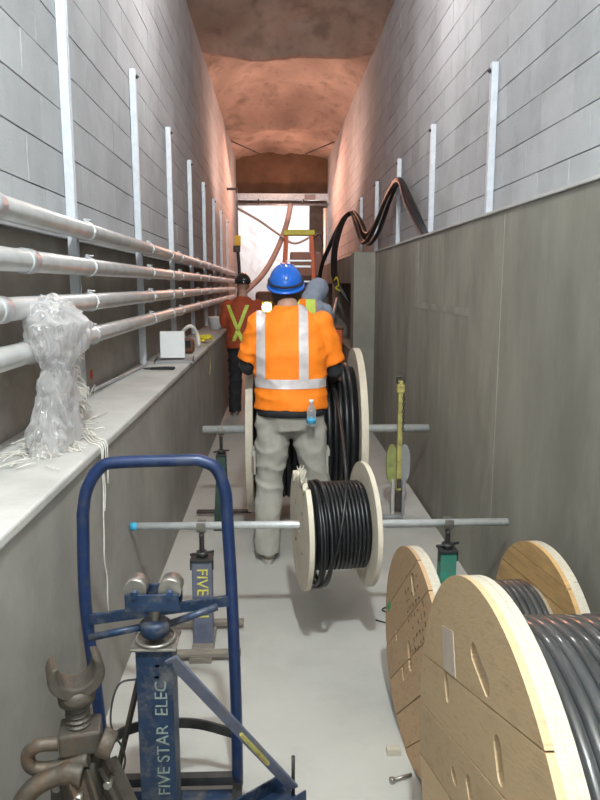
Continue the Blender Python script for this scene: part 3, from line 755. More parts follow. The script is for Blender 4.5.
def hand(mb, wrist, dirn, palm_n, sc=1.0, curl=.5, thumb_side=1):
    w_ = Vector(wrist); d = Vector(dirn).normalized(); n = Vector(palm_n); n = (n - d * n.dot(d)).normalized(); s = d.cross(n) * thumb_side
    for k in range(4):                             # palm
        off = s * (.030 - .019 * k) * sc
        limb(mb, [w_ + off * .7, w_ + d * .085 * sc + off], [.017 * sc, .013 * sc])
    for k, L in enumerate((.070, .080, .074, .058)):
        b0 = w_ + d * .088 * sc + s * (.031 - .0205 * k) * sc; p = [b0]; ang = 0
        for q, f in enumerate((.45, .32, .26)):
            ang += curl * (.55 + .25 * q + .06 * k); p.append(p[-1] + (d * math.cos(ang) + n * math.sin(ang)) * L * f * sc)
        limb(mb, p, [.0098 * sc, .0092 * sc, .0086 * sc, .0075 * sc])
    b0 = w_ + d * .025 * sc + s * .028 * sc; p1 = b0 + (d * .65 + s * .75 + n * .25).normalized() * .035 * sc; p2 = p1 + (d * .8 + s * .35 + n * .5).normalized() * .03 * sc; p3 = p2 + (d * .85 + n * .55).normalized() * .024 * sc
    limb(mb, [b0, p1, p2, p3], [.014 * sc, .012 * sc, .0105 * sc, .0085 * sc])
def head_shape(mb, c, yaw, pitch=0, sc=1.0, roll=0):   # c = skull centre; returns transform
    T = Matrix.Translation(c) @ Matrix.Rotation(yaw, 4, 'Z') @ Matrix.Rotation(roll, 4, 'Y') @ Matrix.Rotation(-pitch, 4, 'X') @ Matrix.Scale(sc, 4)
    def B_(p, r, s_=(1, 1, 1)):
        prof = [(max(r * math.sin(PI * k / 12), 1e-6), -r * math.cos(PI * k / 12)) for k in range(13)]
        m = MB(); m.lathe(prof, 20); mb.add([T @ (Vector(p) + Vector((v.x * s_[0], v.y * s_[1], v.z * s_[2]))) for v in m.v], m.f, True)
    B_((0, -.01, .015), .095, (.82, 1.02, 1.0))      # skull (face towards +y)
    B_((0, .03, -.055), .062, (.92, .95, 1.0))       # jaw
    B_((0, .072, -.09), .022, (1.1, .8, .8))         # chin
    B_((0, .094, -.03), .014, (.85, 1.1, 1.6))       # nose
    B_((0, .078, .022), .030, (1.6, .6, .45))        # brow
    B_((0, .083, -.062), .016, (1.5, .6, .35))       # lips
    for e in (-1, 1):
        B_((e * .080, -.005, -.022), .024, (.35, .8, 1.25)); B_((e * .042, .070, -.028), .022, (1, .6, .8))
    return T
def face_parts(body, T):
    for e in (-1, 1):
        m = MB(); p = T @ Vector((e * .031, .080, -.004)); ball(m, p, .0105); m.build('eye', M_white, body)
def hard_hat(parent, T, m_, label=None, brim_front=.05, strap=True):
    hh = MB(); n = 28; prof = []
    for k in range(9):
        a = PI / 2 * k / 8; prof.append((math.cos(a), math.sin(a)))
    rx, ry, h = .101, .124, .118; V = []
    for (r, z) in prof:
        for j in range(n):
            a = 2 * PI * j / n; V.append(Vector((max(r, .001) * rx * math.cos(a), -.005 + max(r, .001) * ry * math.sin(a), .035 + z * h)))
    F = [(i * n + j, i * n + (j + 1) % n, (i + 1) * n + (j + 1) % n, (i + 1) * n + j) for i in range(8) for j in range(n)]
    hh.add([T @ v for v in V], F, True)
    # brim: all round, wider in front, with thickness
    V = []
    for (g, z) in ((0, .036), (1, .020), (1, .014), (0, .028)):
        for j in range(n):
            a = 2 * PI * j / n; ex = (.014 + brim_front * max(0, math.sin(a)) ** 2) * g - (.004 if g == 0 else 0)
            V.append(Vector(((rx + ex * 1.0) * math.cos(a), -.005 + (ry + ex) * math.sin(a), z)))
    F = [(i * n + j, i * n + (j + 1) % n, ((i + 1) % 4) * n + (j + 1) % n, ((i + 1) % 4) * n + j) for i in range(4) for j in range(n)]
    hh.add([T @ v for v in V], F, True)
    for e in (-1, 0, 1):                              # crown ridges
        pts = [T @ Vector((e * .028 * math.cos(R(a)) * 1.0, -.005 + (ry + .001) * math.sin(R(a)) * .98, .035 + (h + .001) * math.cos(R(a)) * .995 - abs(e) * .004)) for a in range(-62, 63, 8)]
        hh.tube(pts, .005, 6)
    o = hh.build('hard_hat', m_, parent)
    if strap:
        pts = [T @ Vector(((rx + .001) * math.cos(2 * PI * j / 32), -.005 + (ry + .001) * math.sin(2 * PI * j / 32), .052)) for j in range(32)]
        s_ = MB(); s_.tube(pts, .0065, 6, closed=True); s_.build('head_strap', M_navy, o)
    return o
def shoe(parent, p, yaw):
    T = Matrix.Translation(p) @ Matrix.Rotation(yaw, 4, 'Z'); m = MB()
    for (y, z, r, s_) in [(-.05, .055, .046, (.95, 1, 1)), (.0, .06, .048, (.95, 1.2, 1.0)), (.07, .045, .044, (1.05, 1.3, .8)), (.13, .038, .040, (1.1, 1.2, .75)), (-.03, .10, .045, (.95, 1, .8))]:
        q = MB(); ball(q, (0, y, z), r, s_); m.add([T @ v for v in q.v], q.f, True)
    o = blob(m, 'shoe', M_boot, parent, .009, 4)
    q = MB(); poly = []
    for k in range(28):
        a = 2 * PI * k / 28; yy = .045 + .145 * math.sin(a); wd = .046 + .008 * (yy > .04) ; poly.append((wd * math.cos(a), yy))
    V = [T @ Vector((a, b, 0.0)) for a, b in poly] + [T @ Vector((a, b, .026)) for a, b in poly]; n = 28
    q.add(V, [tuple(reversed(range(n))), tuple(range(n, 2 * n))] + [(i, (i + 1) % n, n + (i + 1) % n, n + i) for i in range(n)])
    q.build('sole', M_sole, o)
    return o
def mk_person(label, loc, J, shirt_m, pants_m, vox, hands=1.0, group=None):
    """J: dictionary of joints relative to loc (z up), facing +y."""
    P = thing('person', label, 'person', loc, 0, group)
    b = MB(); V_ = {k: (Vector(v) if isinstance(v, tuple) else v) for k, v in J.items()}
    sc = J.get('girth', 1.0)
    # continuous body
    T = head_shape(b, V_['head'], J['head_yaw'], J.get('head_pitch', 0), 1.0, J.get('head_roll', 0))
    limb(b, [V_['neck'], V_['head'] + Vector((0, -.015, -.05))], [.062, .056])
    ring_loft(b, [(V_['hip'] + Vector((0, 0, -.10)), .15 * sc, .11 * sc, 0), (V_['hip'], .165 * sc, .12 * sc, 0), (V_['waist'], .155 * sc, .12 * sc, 0), (V_['chest'], .175 * sc, .13 * sc, 0),
                  ((V_['shL'] + V_['shR']) / 2 + Vector((0, 0, .0)), .15 * sc, .10 * sc, 0), (V_['neck'], .07, .06, 0)])
    for s_ in 'LR':
        limb(b, [V_['sh' + s_], V_['el' + s_], V_['wr' + s_]], [.060, .045, .031])
        limb(b, [V_['hp' + s_], V_['kn' + s_], V_['an' + s_]], [.088, .058, .045])
        hand(b, V_['wr' + s_], V_['hd' + s_], V_['pn' + s_], 1.05, .45, 1 if s_ == 'L' else -1)
    body = blob(b, 'body', M_skin, P, vox, 3)
    face_parts(body, T)
    # shirt
    s = MB(); g = J.get('bulk', 1.0)
    ring_loft(s, [(V_['hem'], .222 * g, .165 * g, 0), (V_['waist'], .215 * g, .16 * g, 0), (V_['chest'], .225 * g, .160 * g, 0),
                  ((V_['shL'] + V_['shR']) / 2 + Vector((0, -.01, .01)), .185 * g, .12 * g, 0), ((V_['shL'] + V_['shR']) / 2 + Vector((0, 0, .075)), .115, .095, 0), (V_['neck'] + Vector((0, 0, .005)), .078, .075, 0)])
    for s_ in 'LR':
        e = V_['sh' + s_].lerp(V_['el' + s_], J.get('sleeve', .85))
        limb(s, [V_['sh' + s_] + Vector((0, 0, -.005)), V_['sh' + s_].lerp(e, .5)], [.076 * g, .078 * g]); s.tube([V_['sh' + s_].lerp(e, .5), e], [.078 * g, .084 * g], 18)
        if J.get('longsleeve'): limb(s, [e, V_['el' + s_], V_['wr' + s_]], [.070, .060, .042])
    shirt = blob(s, 'shirt', shirt_m, P, vox * 1.2, 9, .011, 4.5, (1.2, 1, 1.9), 3)
    # trousers
    t = MB(); pg = J.get('pbulk', 1.0)
    ring_loft(t, [(V_['hip'] + Vector((0, 0, -.11)), .165 * pg, .13 * pg, 0), (V_['hip'] + Vector((0, 0, -.03)), .200 * pg, .15 * pg, 0), (V_['hem'] + Vector((0, 0, -.005)), .195 * pg, .148 * pg, 0)])
    for s_ in 'LR':
        an = V_['an' + s_]; kn = V_['kn' + s_]; hp = V_['hp' + s_]
        limb(t, [hp, hp.lerp(kn, .5)], [.112 * pg, .100 * pg]); limb(t, [hp.lerp(kn, .5), kn, kn.lerp(an, .6)], [.100 * pg, .085 * pg, .080 * pg])
        t.tube([kn.lerp(an, .6), an + Vector((0, -.005, -.055))], [.080 * pg, .082 * pg], 18)
    pants = blob(t, 'trousers', pants_m, P, vox * 1.2, 5, .014, 5.5, (1.3, 1, 1.5), 8)
    for s_ in 'LR': shoe(P, V_['ft' + s_], J.get('foot_yaw', 0) + (.12 if s_ == 'L' else -.12))
    return P, T, body, shirt, pants
# main worker
MP = (.09, 4.08, 0)
JM = dict(head=(-.025, .13, 1.66), head_yaw=R(-3), head_pitch=R(-20), neck=(-.015, .07, 1.555), hip=(0, .02, .93), waist=(0, .02, 1.06), chest=(-.005, .03, 1.28), hem=(0, .01, .95),
          shL=(-.185, .05, 1.455), elL=(-.255, .10, 1.195), wrL=(-.262, .36, 1.195), hdL=(.02, 1, -.02), pnL=(.15, 0, -1),
          shR=(.185, .05, 1.455), elR=(.265, .10, 1.17), wrR=(.275, .34, 1.09), hdR=(-.05, 1, -.03), pnR=(-.1, 0, -1),
          hpL=(-.10, .02, .87), knL=(-.135, .03, .49), anL=(-.145, -.01, .10), ftL=(-.145, -.0, 0), hpR=(.10, .02, .87), knR=(.16, .05, .49), anR=(.165, .06, .10), ftR=(.165, .07, 0),
          sleeve=.86, girth=1.02, bulk=1.0, pbulk=1.0)
P, T, body, shirt, pants = mk_person('worker in blue hard hat and bright orange shirt, seen from behind', MP, JM, M_orange, M_pants, .0075)
hard_hat(P, T, M_hatb)
m = MB(); m.lathe([(.001, -.06), (.05, -.055), (.078, -.03), (.088, .0), (.088, .05), (.06, .08), (.001, .09)], 20)
hm = MB(); hm.add([T @ Vector((v.x * 1.0, v.y * 1.05 - .018, v.z * 1.3 - .03)) for v in m.v], m.f, True)
patch_o = hm.build('hair', M_hair, P)
def pl(co, no): return (Vector(co), Vector(no))
for (a, b) in ((-.200, -.148), (.045, .100)):
    tp = patch(shirt, [pl((a, 0, 0), (-1, 0, 0)), pl((b, 0, 0), (1, 0, 0)), pl((0, 0, 1.12), (0, 0, -1))], .0035, 'reflective_stripe', M_refl, shirt, lambda c, n: abs(n.x) < .93)
patch(shirt, [pl((0, 0, 1.085), (0, 0, -1)), pl((0, 0, 1.14), (0, 0, 1)), pl((-.24, 0, 0), (-1, 0, 0)), pl((.235, 0, 0), (1, 0, 0))], .0030, 'reflective_stripe', M_refl, shirt)
for s_, lab in (('L', 'black left arm sleeve'), ('R', 'black right arm sleeve')):
    e = MB(); sh, el, wr = [Vector(JM[k + s_]) for k in ('sh', 'el', 'wr')]
    limb(e, [sh.lerp(el, .6), el, wr.lerp(el, .1)], [.058, .056, .041]); blob(e, 'arm_sleeve', M_navy, P, .009, 3, .006, 14)
m = MB(); ring_loft(m, [((0, .01, .915), .203, .156, 0), ((0, .01, .962), .205, .158, 0)]); m.build('belt', M_navy, P)
for e in (-1, 1):                                   # cargo pockets
    m = MB(); m.box((e * .115 + e * .105, .03, .62), (.014, .12, .15)); m.box((e * .115 + e * .113, .03, .68), (.016, .13, .04)); m.build('cargo_pocket', M_pants, pants, bevel=.005)
wb = thing('water_bottle', 'small clear water bottle tucked at the belt of the orange-shirted worker', 'bottle', (.205, 3.905, .875))
m = MB(); m.lathe([(.0, 0), (.024, .002), (.027, .01), (.027, .055), (.024, .065), (.027, .075), (.026, .10), (.012, .125), (.011, .14)], 18); m.build('bottle_body', M_bottle, wb)
MB().cyl((0, 0, .138), (0, 0, .155), .014, 14).build('cap', M_white, wb); MB().cyl((0, 0, .02), (0, 0, .05), .0275, 18).build('label_band', M_cyan, wb)
# left worker, farther off
JL = dict(head=(.0, .02, 1.68), head_yaw=R(15), neck=(0, 0, 1.53), hip=(0, 0, .93), waist=(0, 0, 1.06), chest=(0, 0, 1.28), hem=(0, 0, .88),
          shL=(-.19, .0, 1.43), elL=(-.24, .04, 1.19), wrL=(-.15, .24, 1.17), hdL=(.1, 1, -.0), pnL=(.2, 0, -1), shR=(.19, 0, 1.43), elR=(.24, .08, 1.17), wrR=(.18, .28, 1.12), hdR=(-.2, 1, 0), pnR=(0, 0, -1),
          hpL=(-.09, 0, .87), knL=(-.11, .02, .49), anL=(-.12, -.01, .10), ftL=(-.12, 0, 0), hpR=(.09, 0, .87), knR=(.11, .02, .49), anR=(.12, 0, .10), ftR=(.12, 0, 0), sleeve=.9, longsleeve=True)
P2, T2, b2, s2, p2 = mk_person('worker in black hard hat and rust-red shirt with lime cross straps', (-.41, 8.9, 0), JL, M_rustor, M_navy, .011)
hard_hat(P2, T2, M_hatk)
dn = Vector((.80, 0, .60))
for sg in (-1, 1):
    nrm = Vector((.93, 0, .36 * sg)).normalized(); c0 = Vector((-.06, 0, 1.12))
    patch(s2, [(c0 + nrm * .022, nrm), (c0 - nrm * .022, -nrm), pl((0, 0, .98), (0, 0, -1)), pl((0, 0, 1.43), (0, 0, 1)), pl((0, 0, 0), (0, 1, 0))], .006, 'lime_strap', M_limet, s2)
# right worker with the grey hood
JR = dict(head=(.155, .13, 1.615), head_yaw=R(-30), head_pitch=R(-15), head_roll=R(22), neck=(.09, .05, 1.54), hip=(0, 0, .91), waist=(.0, 0, 1.03), chest=(.02, .02, 1.28), hem=(0, 0, .87),
          shL=(-.10, .02, 1.475), elL=(-.22, .12, 1.15), wrL=(-.12, .33, 1.12), hdL=(.1, 1, 0), pnL=(.2, 0, -1), shR=(.23, 0, 1.43), elR=(.27, .14, 1.14), wrR=(.22, .36, 1.15), hdR=(-.1, 1, 0), pnR=(0, 0, -1),
          hpL=(-.09, 0, .85), knL=(-.10, .03, .48), anL=(-.11, 0, .10), ftL=(-.11, 0, 0), hpR=(.09, 0, .85), knR=(.11, .03, .48), anR=(.12, 0, .10), ftR=(.12, 0, 0), sleeve=.9, longsleeve=True)
P3, T3, b3, s3, p3 = mk_person('worker with grey hood up, leaning, hi-vis vest over grey sweatshirt', (.27, 6.9, 0), JR, M_hood, M_navy, .010)
h = MB(); m = MB(); ball(m, (0, 0, 0), 1.0)
h.add([T3 @ Vector((v.x * .112, v.y * .135 - .012, v.z * .135 + .01)) for v in m.v], m.f, True)
limb(h, [Vector(JR['neck']) + Vector((.0, -.02, .0)), T3 @ Vector((0, -.03, -.05))], [.105, .10])
blob(h, 'hood', M_hood, P3, .01, 4, .006, 10)
patch(s3, [pl((-.27, 0, 0), (-1, 0, 0)), pl((.13, 0, 0), (1, 0, 0)), pl((0, 0, .95), (0, 0, -1))], .008, 'vest', M_orange, P3)
vs_ = patch(s3, [pl((-.12, 0, 0), (-1, 0, 0)), pl((-.03, 0, 0), (1, 0, 0)), pl((0, 0, .97), (0, 0, -1))], .011, 'vest_stripe', M_limet, P3)
patch(s3, [pl((.03, 0, 0), (-1, 0, 0)), pl((.12, 0, 0), (1, 0, 0)), pl((0, 0, .97), (0, 0, -1))], .011, 'vest_stripe', M_limet, P3)

# ------------------------------------------------------------------ ladder and the far end
LD = thing('step_ladder', 'orange fibreglass step ladder with yellow top beyond the workers', 'ladder', (.34, 9.9, 0))
H = 2.40
for e in (-1, 1):
    MB().bar((e * .30, -.10, 0), (e * .17, .0, H - .04), .05, .085, (0, 1, 0)).build('front_rail', M_lor, LD, bevel=.003)
    MB().bar((e * .33, .62, 0), (e * .19, .06, H - .05), .04, .06, (0, 1, 0)).build('rear_rail', M_lor, LD, bevel=.003)
for k in range(7):
    f = (k + 1) * .12; z = f * H; hw = .30 - .13 * f - .015
    MB().box((0, -.10 + .10 * f, z), (hw * 2, .085, .025)).build('step', M_alu, LD, bevel=.003)
for k in range(4):
    f = .15 + k * .22; MB().box((0, .62 - .56 * f, f * H), ((.33 - .14 * f) * 2 - .03, .02, .03)).build('rear_brace', M_alu, LD)
MB().box((0, .02, H), (.44, .17, .075)).build('top_cap', M_lye, LD, bevel=.012)
for e in (-1, 1): MB().bar((e * .225, -.05, 1.3), (e * .26, .30, 1.3), .004, .022).build('spreader', M_alu, LD)
# work lamp between the workers
WL = thing('work_lamp', 'lit work lamp on a stand between rust-red worker and orange-shirted worker', 'lamp', (-.095, 8.0, 0))
for k in range(3):
    a = 2 * PI * k / 3; MB().cyl((0, 0, .75), (.3 * math.cos(a), .3 * math.sin(a), .01), .009, 8).build('leg', M_darkm, WL)
MB().cyl((0, 0, .7), (0, 0, 1.36), .011, 10).build('pole', M_darkm, WL)
MB().box((0, .03, 1.43), (.12, .05, .12)).build('housing', M_lye, WL, bevel=.006)
MB().cyl((0, .008, 1.43), (0, -.003, 1.43), .052, 20).build('lens', M_lamp, WL)
BC = thing('equipment_cabinet', 'brown steel cabinet on the floor behind the lit work lamp', 'cabinet', (-.08, 11.2, 0))
MB().box((0, 0, .80), (.46, .40, 1.56)).build('body', M_brown, BC, bevel=.05)
MB().box((0, -.205, .80), (.38, .012, 1.30)).build('door', M_brown, BC, bevel=.004)
MB().box((.14, -.22, .85), (.02, .02, .12)).build('handle', M_darkm, BC)
# white sheet hung in the opening
def drape(x0, x1, z0, z1, y, nx, nz, amp, seed):
    m = MB(); V = []
    for j in range(nz + 1):
        for i in range(nx + 1):
            x = x0 + (x1 - x0) * i / nx; z = z0 + (z1 - z0) * j / nz
            d = amp * (noise.noise((x * 2.2 + seed, z * .7, 0)) + .5 * abs(noise.noise((x * 3 + z * 2.5, z * 2.2 - x, seed))) * 2 + .25 * noise.noise((x * 9, z * 7, seed)))
            V.append((x, y + d, z))
    F = [(j * (nx + 1) + i, j * (nx + 1) + i + 1, (j + 1) * (nx + 1) + i + 1, (j + 1) * (nx + 1) + i) for j in range(nz) for i in range(nx)]
    return m.add(V, F, True)
sh = drape(-1.05, .98, .0, 3.93, 19.95, 50, 70, .10, 4).build('plastic_sheet', M_sheet)
md = sh.modifiers.new('t', 'SOLIDIFY'); md.thickness = .003
tag(sh, 'bright white plastic sheet hung across the far opening', 'sheet')
BM = thing('overhead_beam', 'pinkish steel beam with rail across the top of the far opening', 'beam', (.2, 18.6, 3.95))
MB().box((0, 0, .06), (2.42, .10, .02)).box((0, 0, -.08), (2.42, .10, .02)).box((0, 0, -.01), (2.42, .02, .14)).build('beam', M_galv, BM)
MB().cyl((-1.2, -.02, -.20), (1.2, -.02, -.20), .03, 12).build('rail_pipe', M_galv, BM)
for e in (-.62, .55): MB().box((e, -.02, -.13), (.04, .07, .12)).build('rail_hanger', M_darkm, BM)
MB().box((.72, -.08, -.02), (.28, .08, .13)).build('junction_box', M_greyp, BM, bevel=.01)
# flexible duct and cable across the sheet
tag(MB().tube(spline([(.42, 18.3, 3.74), (.30, 18.2, 3.2), (.05, 18.0, 2.55), (-.30, 17.7, 1.95), (-.75, 17.3, 1.5)], 12), .07, 12).build('flexible_duct', mat('grey_duct', (.34, .30, .30), .8, 0, var=.15)),
    'grey flexible duct curving down across the white sheet', 'duct')
tag(MB().tube(spline([(-.93, 18.2, 3.60), (-.4, 18.1, 3.30), (.1, 18, 2.95), (.5, 17.9, 2.72), (.95, 17.8, 2.9)], 10), .03, 10).build('slack_cable', M_greyp),
    'slack grey cable strung diagonally above the step ladder', 'cable')
PK = thing('machine_housing', 'dark grey machine housing standing behind the step ladder', 'machine', (.80, 17.2, 0))
m = MB(); m.prism([(-.5, 0), (.5, 0), (.5, 2.5), (-.2, 2.45), (-.5, 1.9)], -.42, .34); m.build('casing', mat('dark_machine_paint', (.05, .05, .06), .6), PK, bevel=.03)
MB().box((-.05, -.54, 1.55), (.6, .06, .28)).build('grille', M_darkm, PK, bevel=.01)
MB().cyl((.42, -.1, 0), (.42, -.1, 3.5), .05, 12).build('standpipe', M_galv, PK)
MB().tube(spline([(.1, 0, 2.4), (.12, -.05, 2.75), (.3, -.05, 2.9), (.38, -.1, 2.6)], 8), .03, 8).build('hose', M_black, PK)
# hanging hook box on the left wall
HK = thing('pull_switch', 'small yellow switch box hanging from a cable by the left wall', 'switch', (-.80, 15.3, 2.62))
MB().box((0, 0, 0), (.13, .12, .22)).build('box_body', M_lye, HK, bevel=.015)
MB().box((-.02, -.02, -.17), (.15, .10, .14)).build('lower_block', M_darkm, HK, bevel=.015)
MB().cyl((0, 0, .1), (0, 0, 1.1), .012, 8).build('hang_wire', M_darkm, HK)
MB().tube(spline([(0, 0, -.2), (.03, -.02, -.7), (.0, 0, -1.2)], 8), .035, 8).build('cable', M_black, HK)
MB().box((-.10, 0, 1.08), (.24, .05, .05)).build('wall_bracket', M_darkm, HK)
# small rods under the ceiling at the far bend
for x0, x1, n_ in ((-.98, -.35, 'left'), (1.38, .75, 'right')):
    o = MB().cyl((x0, 16.6, 4.93), (x1, 17.3, 4.78), .014, 8).build('ceiling_rod', M_darkm); tag(o, 'thin dark rod poking from the far %s corner of the ceiling' % n_, 'rod')

# ------------------------------------------------------------------ black cables over the parapet
CB = thing('cable_bundle', 'bundle of heavy black cables draped over the right parapet into the niche', 'cable bundle', (1.3, 7.9, 2.05))
O = Vector((1.3, 7.9, 2.05)); rn = random.Random(4)
for k in range(5):
    dx = (k - 2) * .024; dz = (k % 3) * .045; e = .09 * rn.uniform(-1, 1)
    path = [(1.27 + dx, 5.2, 1.98), (1.28 + dx, 5.75 + k * .06, 2.06), (1.30 + dx, 6.7 + k * .05, 2.42 + dz), (1.32 + dx * .6, 7.40 + k * .07, 2.74 + dz * .5), (1.30 + dx, 7.95 + k * .06, 2.64 + dz),
            (1.24 + dx, 8.7, 2.36 + dz + e), (1.19 + dx, 9.2, 2.27 + dz + e), (1.17 + dx, 9.8, 2.48 + dz), (1.13 + dx * .5, 10.3, 2.74 + e * .5)]
    if k < 3: path += [(1.0 + dx, 10.2, 2.58), (.88 + dx, 9.9, 2.25), (.84 + dx, 9.7, 1.98), (.86 + dx, 9.5, 1.72), (1.04, 9.4, 1.40)]
    else: path += [(.98, 10.5, 2.60), (.80 + dx, 10.6, 2.28), (.68 + dx, 10.8, 1.95), (.64 + dx, 10.9, 1.5), (.62 + dx, 10.9, .8)]
    MB().tube([p - O for p in spline(path, 8)], .021, 10).build('cable', M_black, CB)
yt = MB().tube([Vector(p) - O for p in spline([(.80, 9.45, 1.74), (.83, 9.4, 1.78), (.86, 9.45, 1.68), (.82, 9.4, 1.64), (.88, 9.4, 1.60)], 5)], .012, 6).build('yellow_tie', M_lye, CB)
# pipe offcut and red crate below the niche
o = MB().cyl((.66, 9.0, .90), (.86, 9.6, 1.50), .022, 12).build('pipe_offcut', M_rod); tag(o, 'short bright pipe leaning by the dark niche opening', 'pipe')
rc = thing('red_crate', 'red steel box on the floor below the niche, behind the grey-hooded worker', 'box', (.785, 9.35, 0))
MB().box((0, 0, .55), (.22, .4, 1.10)).build('body', M_lor, rc, bevel=.02)
MB().box((0, -.205, .9), (.14, .012, .1)).build('latch_plate', M_alu, rc)
MB().box((0, 0, 1.11), (.24, .42, .03)).build('lid', M_brown, rc, bevel=.006)

# ------------------------------------------------------------------ things on the left ledge
ZL = 1.08
BX = thing('white_box', 'square white box on a grey tray on the left ledge', 'box', (-.82, 5.55, ZL + .03), R(6))
MB().box((0, 0, .10), (.19, .17, .20)).build('carton', M_white, BX, bevel=.004)
MB().box((0, -.01, .203), (.19, .085, .004)).build('lid_flap', M_white, BX)
o = thing('grey_tray', 'flat grey plastic tray under the white box on the ledge', 'tray', (-.80, 5.50, ZL), R(6))
MB().box((0, 0, .008), (.30, .30, .016)).build('tray_base', M_greyp, o); 
for e in (-1, 1): MB().box((e * .146, 0, .018), (.01, .30, .02)).build('rim', M_darkm, o)
o = thing('pliers', 'black-handled pliers lying open on the ledge before the white box', 'pliers', (-.885, 4.95, ZL))
for e in (-1, 1):
    MB().tube(spline([(0, 0, .01), (.02 * e + .03, .02 * e, .012), (.10, .035 * e, .012), (.16, .03 * e, .010)], 6), .008, 8).build('handle', M_navy, o)
    MB().tube([(0, 0, .01), (-.06, .006 * e, .01)], [.010, .004], 6).build('jaw', M_darkm, o)
MB().cyl((0, 0, 0), (0, 0, .022), .009, 10).build('pivot', M_bright, o)
o = thing('white_tub', 'low white plastic tub at the far end of the left ledge', 'tub', (-.80, 9.6, ZL))
m = MB(); m.lathe([(.10, 0), (.12, .15), (.125, .16), (.115, .16), (.095, .01)], 20); m.build('tub_body', M_white, o)
MB().cyl((0, 0, .155), (0, 0, .17), .128, 20).build('lid', M_white, o)
o = thing('tool_pouch', 'dark tool pouch beside the white box on the ledge', 'pouch', (-.80, 6.15, ZL))
m = MB(); m.box((0, 0, .07), (.16, .14, .13)); m.build('pouch_body', M_brown, o, bevel=.03)
MB().box((0, -.075, .09), (.12, .02, .06)).build('flap', M_navy, o, bevel=.005)
o = MB().tube(spline([(.0, .05, .05), (-.03, 0, .16), (.05, -.03, .22), (.10, .02, .14), (.12, 0, .03)], 6), .018, 8).build('white_hose', M_fib); o.location = (-.84, 6.55, ZL); tag(o, 'short curl of pale hose on the ledge behind the tool pouch', 'hose')
o = MB(); rn = random.Random(9)
for q in range(5): o.tube(spline([(rn.uniform(-.08, .08), rn.uniform(-.1, .1), .02 + rn.uniform(0, .06)) for _ in range(5)], 4), .012, 6)
o = o.build('yellow_strap', M_lye); o.location = (-.74, 7.3, ZL + .01); tag(o, 'crumpled yellow strap on the ledge beyond the white box', 'strap')
o = MB().tube(spline([(-.73, 6.85, 1.09), (-.667, 6.85, 1.085), (-.662, 6.95, .98), (-.662, 7.0, .86), (-.662, 6.9, .78)], 6), .005, 6).build('hanging_cord', M_yellow); tag(o, 'thin yellow cord hanging over the ledge edge', 'cord')
# long thin pipe lying at the back of the ledge
o = MB().cyl((-1.03, 3.9, ZL + .014), (-.965, 5.2, ZL + .014), .012, 10).build('thin_conduit', M_galv); tag(o, 'thin conduit lying along the back of the ledge', 'conduit')
# plastic bag hung on the pipes
bag = thing('plastic_bag', 'crumpled clear plastic bag hanging from the lower pipes onto the ledge', 'bag', (-.86, 2.62, 1.08))
def crumple(rings, n, amp, seed):
    V = []; m = MB()
    k = len(rings)
    for i, (c, rx, ry) in enumerate(rings):
        for j in range(n):
            a = 2 * PI * j / n; d = Vector((math.cos(a), math.sin(a), 0))
            p = Vector(c) + Vector((d.x * rx, d.y * ry, 0)); q = Vector((p.x * 11, p.y * 11, p.z * 6 + seed))
            f = abs(noise.noise(q)) * 1.6 + abs(noise.noise(q * 2.3)) * .9 + abs(noise.noise(q * 5)) * .35 - .8
            p += d * amp * f + Vector((0, 0, amp * .5 * noise.noise(q * 3))); V.append(p)
    F = [(i * n + j, i * n + (j + 1) % n, (i + 1) * n + (j + 1) % n, (i + 1) * n + j) for i in range(k - 1) for j in range(n)]
    return m.add(V, F, True)
def interp_rings(keys, steps):
    out = []
    for i in range(len(keys) - 1):
        for s_ in range(steps):
            t_ = s_ / steps; t2 = t_ * t_ * (3 - 2 * t_); a, b = keys[i], keys[i + 1]
            out.append((tuple(a[0][k] * (1 - t2) + b[0][k] * t2 for k in range(3)), a[1] * (1 - t2) + b[1] * t2, a[2] * (1 - t2) + b[2] * t2))
    out.append(keys[-1]); return out
crumple(interp_rings([((0, .06, .56), .02, .03), ((.01, .06, .53), .07, .13), ((.03, .06, .46), .10, .21), ((.03, .06, .36), .095, .19), ((.03, .03, .29), .055, .12), ((.03, .0, .20), .06, .15), ((.03, -.03, .08), .07, .20), ((.03, -.04, .005), .08, .24)], 14), 120, .034, 3).build('outer_film', M_bag, bag)
crumple(interp_rings([((.0, .06, .55), .02, .02), ((.01, .06, .50), .06, .14), ((.02, .06, .40), .07, .14), ((.03, .06, .30), .035, .08), ((.03, .03, .12), .04, .13), ((.03, .03, .01), .05, .15)], 14), 90, .05, 8).build('inner_film', M_bag, bag)
crumple(interp_rings([((.05, .14, .50), .03, .03), ((.07, .17, .44), .05, .07), ((.07, .18, .36), .04, .06), ((.06, .15, .27), .015, .03)], 10), 60, .035, 15).build('twisted_end', M_bag, bag)
m = MB(); rn = random.Random(12)
for q in range(16):
    z = .42 - .022 * q + rn.uniform(-.01, .01); y0 = .13 + rn.uniform(-.02, .02)
    m.tube(spline([(.06, y0 - .05, z + .02), (.075, y0 + .01, z), (.07 + rn.uniform(0, .03), y0 + rn.uniform(.03, .08), z - rn.uniform(.02, .05))], 4), [.004] * 8 + [.001], 5)
m.build('torn_strips', M_fib, bag)
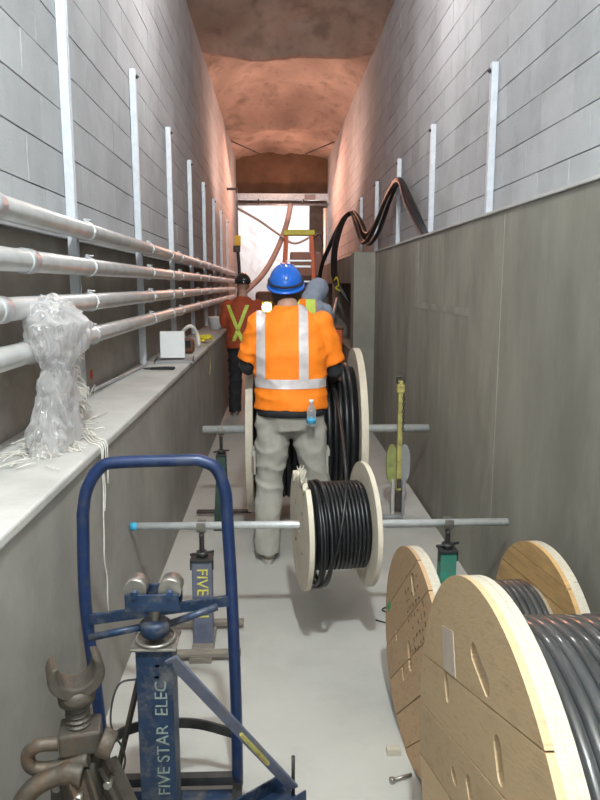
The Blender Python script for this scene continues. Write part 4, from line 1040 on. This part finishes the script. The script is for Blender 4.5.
# torn fibres, strings
def fibres(name, label, c, n, spread, L, seed, r=.0025, up=.05):
    rn = random.Random(seed); m = MB(); c = Vector(c)
    for q in range(n):
        p = c + Vector((rn.gauss(0, spread[0]), rn.gauss(0, spread[1]), r + rn.uniform(0, up))); d = Vector((rn.uniform(-1, 1), rn.uniform(-1, 1), 0)).normalized() * L * rn.uniform(.3, 1)
        p.x = min(max(p.x, -1.02), -.71); e = p + d; e.x = min(max(e.x, -1.02), -.70); e.z = 1.08 + r + rn.uniform(0, up)
        mid = (p + e) / 2 + Vector((rn.uniform(-.02, .02), rn.uniform(-.02, .02), rn.uniform(0, up))); m.tube(spline([p, mid, e], 3), r, 4)
    o = m.build(name, M_fib, None, kind='stuff'); tag(o, label, 'fibres'); return o
fibres('fibre_tuft', 'pale tuft of shredded fibre on the ledge against the back wall', (-.965, 3.25, 1.08), 420, (.022, .055), .045, 1, .0016, .085)
fibres('torn_fibres', 'torn pale strips scattered on the ledge below the plastic bag', (-.86, 2.62, 1.08), 90, (.06, .22), .16, 2, .0022, .012)
tw = MB(); rn = random.Random(6)
for q in range(4):
    y0 = 2.60 + .03 * q; x = -.664
    P_ = [(-.92, 3.15 - .03 * q, 1.087), (-.86 + .03 * q, 2.95 - .03 * q, 1.09), (-.78, 2.75 + .04 * q, 1.088), (-.71, y0, 1.087), (x, y0 - .03, 1.075)]
    P_ += [(x + .003, y0 - .04 + rn.uniform(-.022, .022), 1.0 - .09 * k) for k in range([8, 3, 1, 2][q])]
    tw.tube(spline(P_, 5), .0028, 5)
tag(tw.build('pull_string', M_fib), 'frayed white pull strings trailing off the ledge to the floor', 'string')
MB().lathe([(.0, 0), (.03, .0), (.03, .001), (0, .001)], 12, (-1.0585, 3.98, 1.17), Matrix.Rotation(PI / 2, 3, 'Y')).build('paint_spot', M_spray, bpy.data.objects['wall_left_base'])
# small bits on the floor by the reels
o = thing('bolt', 'short steel bolt lying on the floor left of the smaller wooden reel', 'bolt', (.395, 2.10, .012), R(20))
MB().cyl((0, 0, 0), (.07, 0, 0), .006, 8).build('shank', M_bright, o); MB().cyl((-.012, 0, 0), (.0, 0, 0), .012, 6).build('head', M_bright, o)
o = MB().box((.42, 2.25, .012), (.05, .03, .024)).build('wood_scrap', M_ply); tag(o, 'small pale wood scrap by the foot of the smaller wooden reel', 'scrap')
o = MB().tube(spline([(.50, 3.25, .006), (.56, 3.22, .006), (.60, 3.30, .006), (.55, 3.36, .006), (.62, 3.42, .006)], 6), .004, 6).build('wire_scrap', M_darkm); tag(o, 'dark wire scrap on the floor near the bright green jack', 'wire')
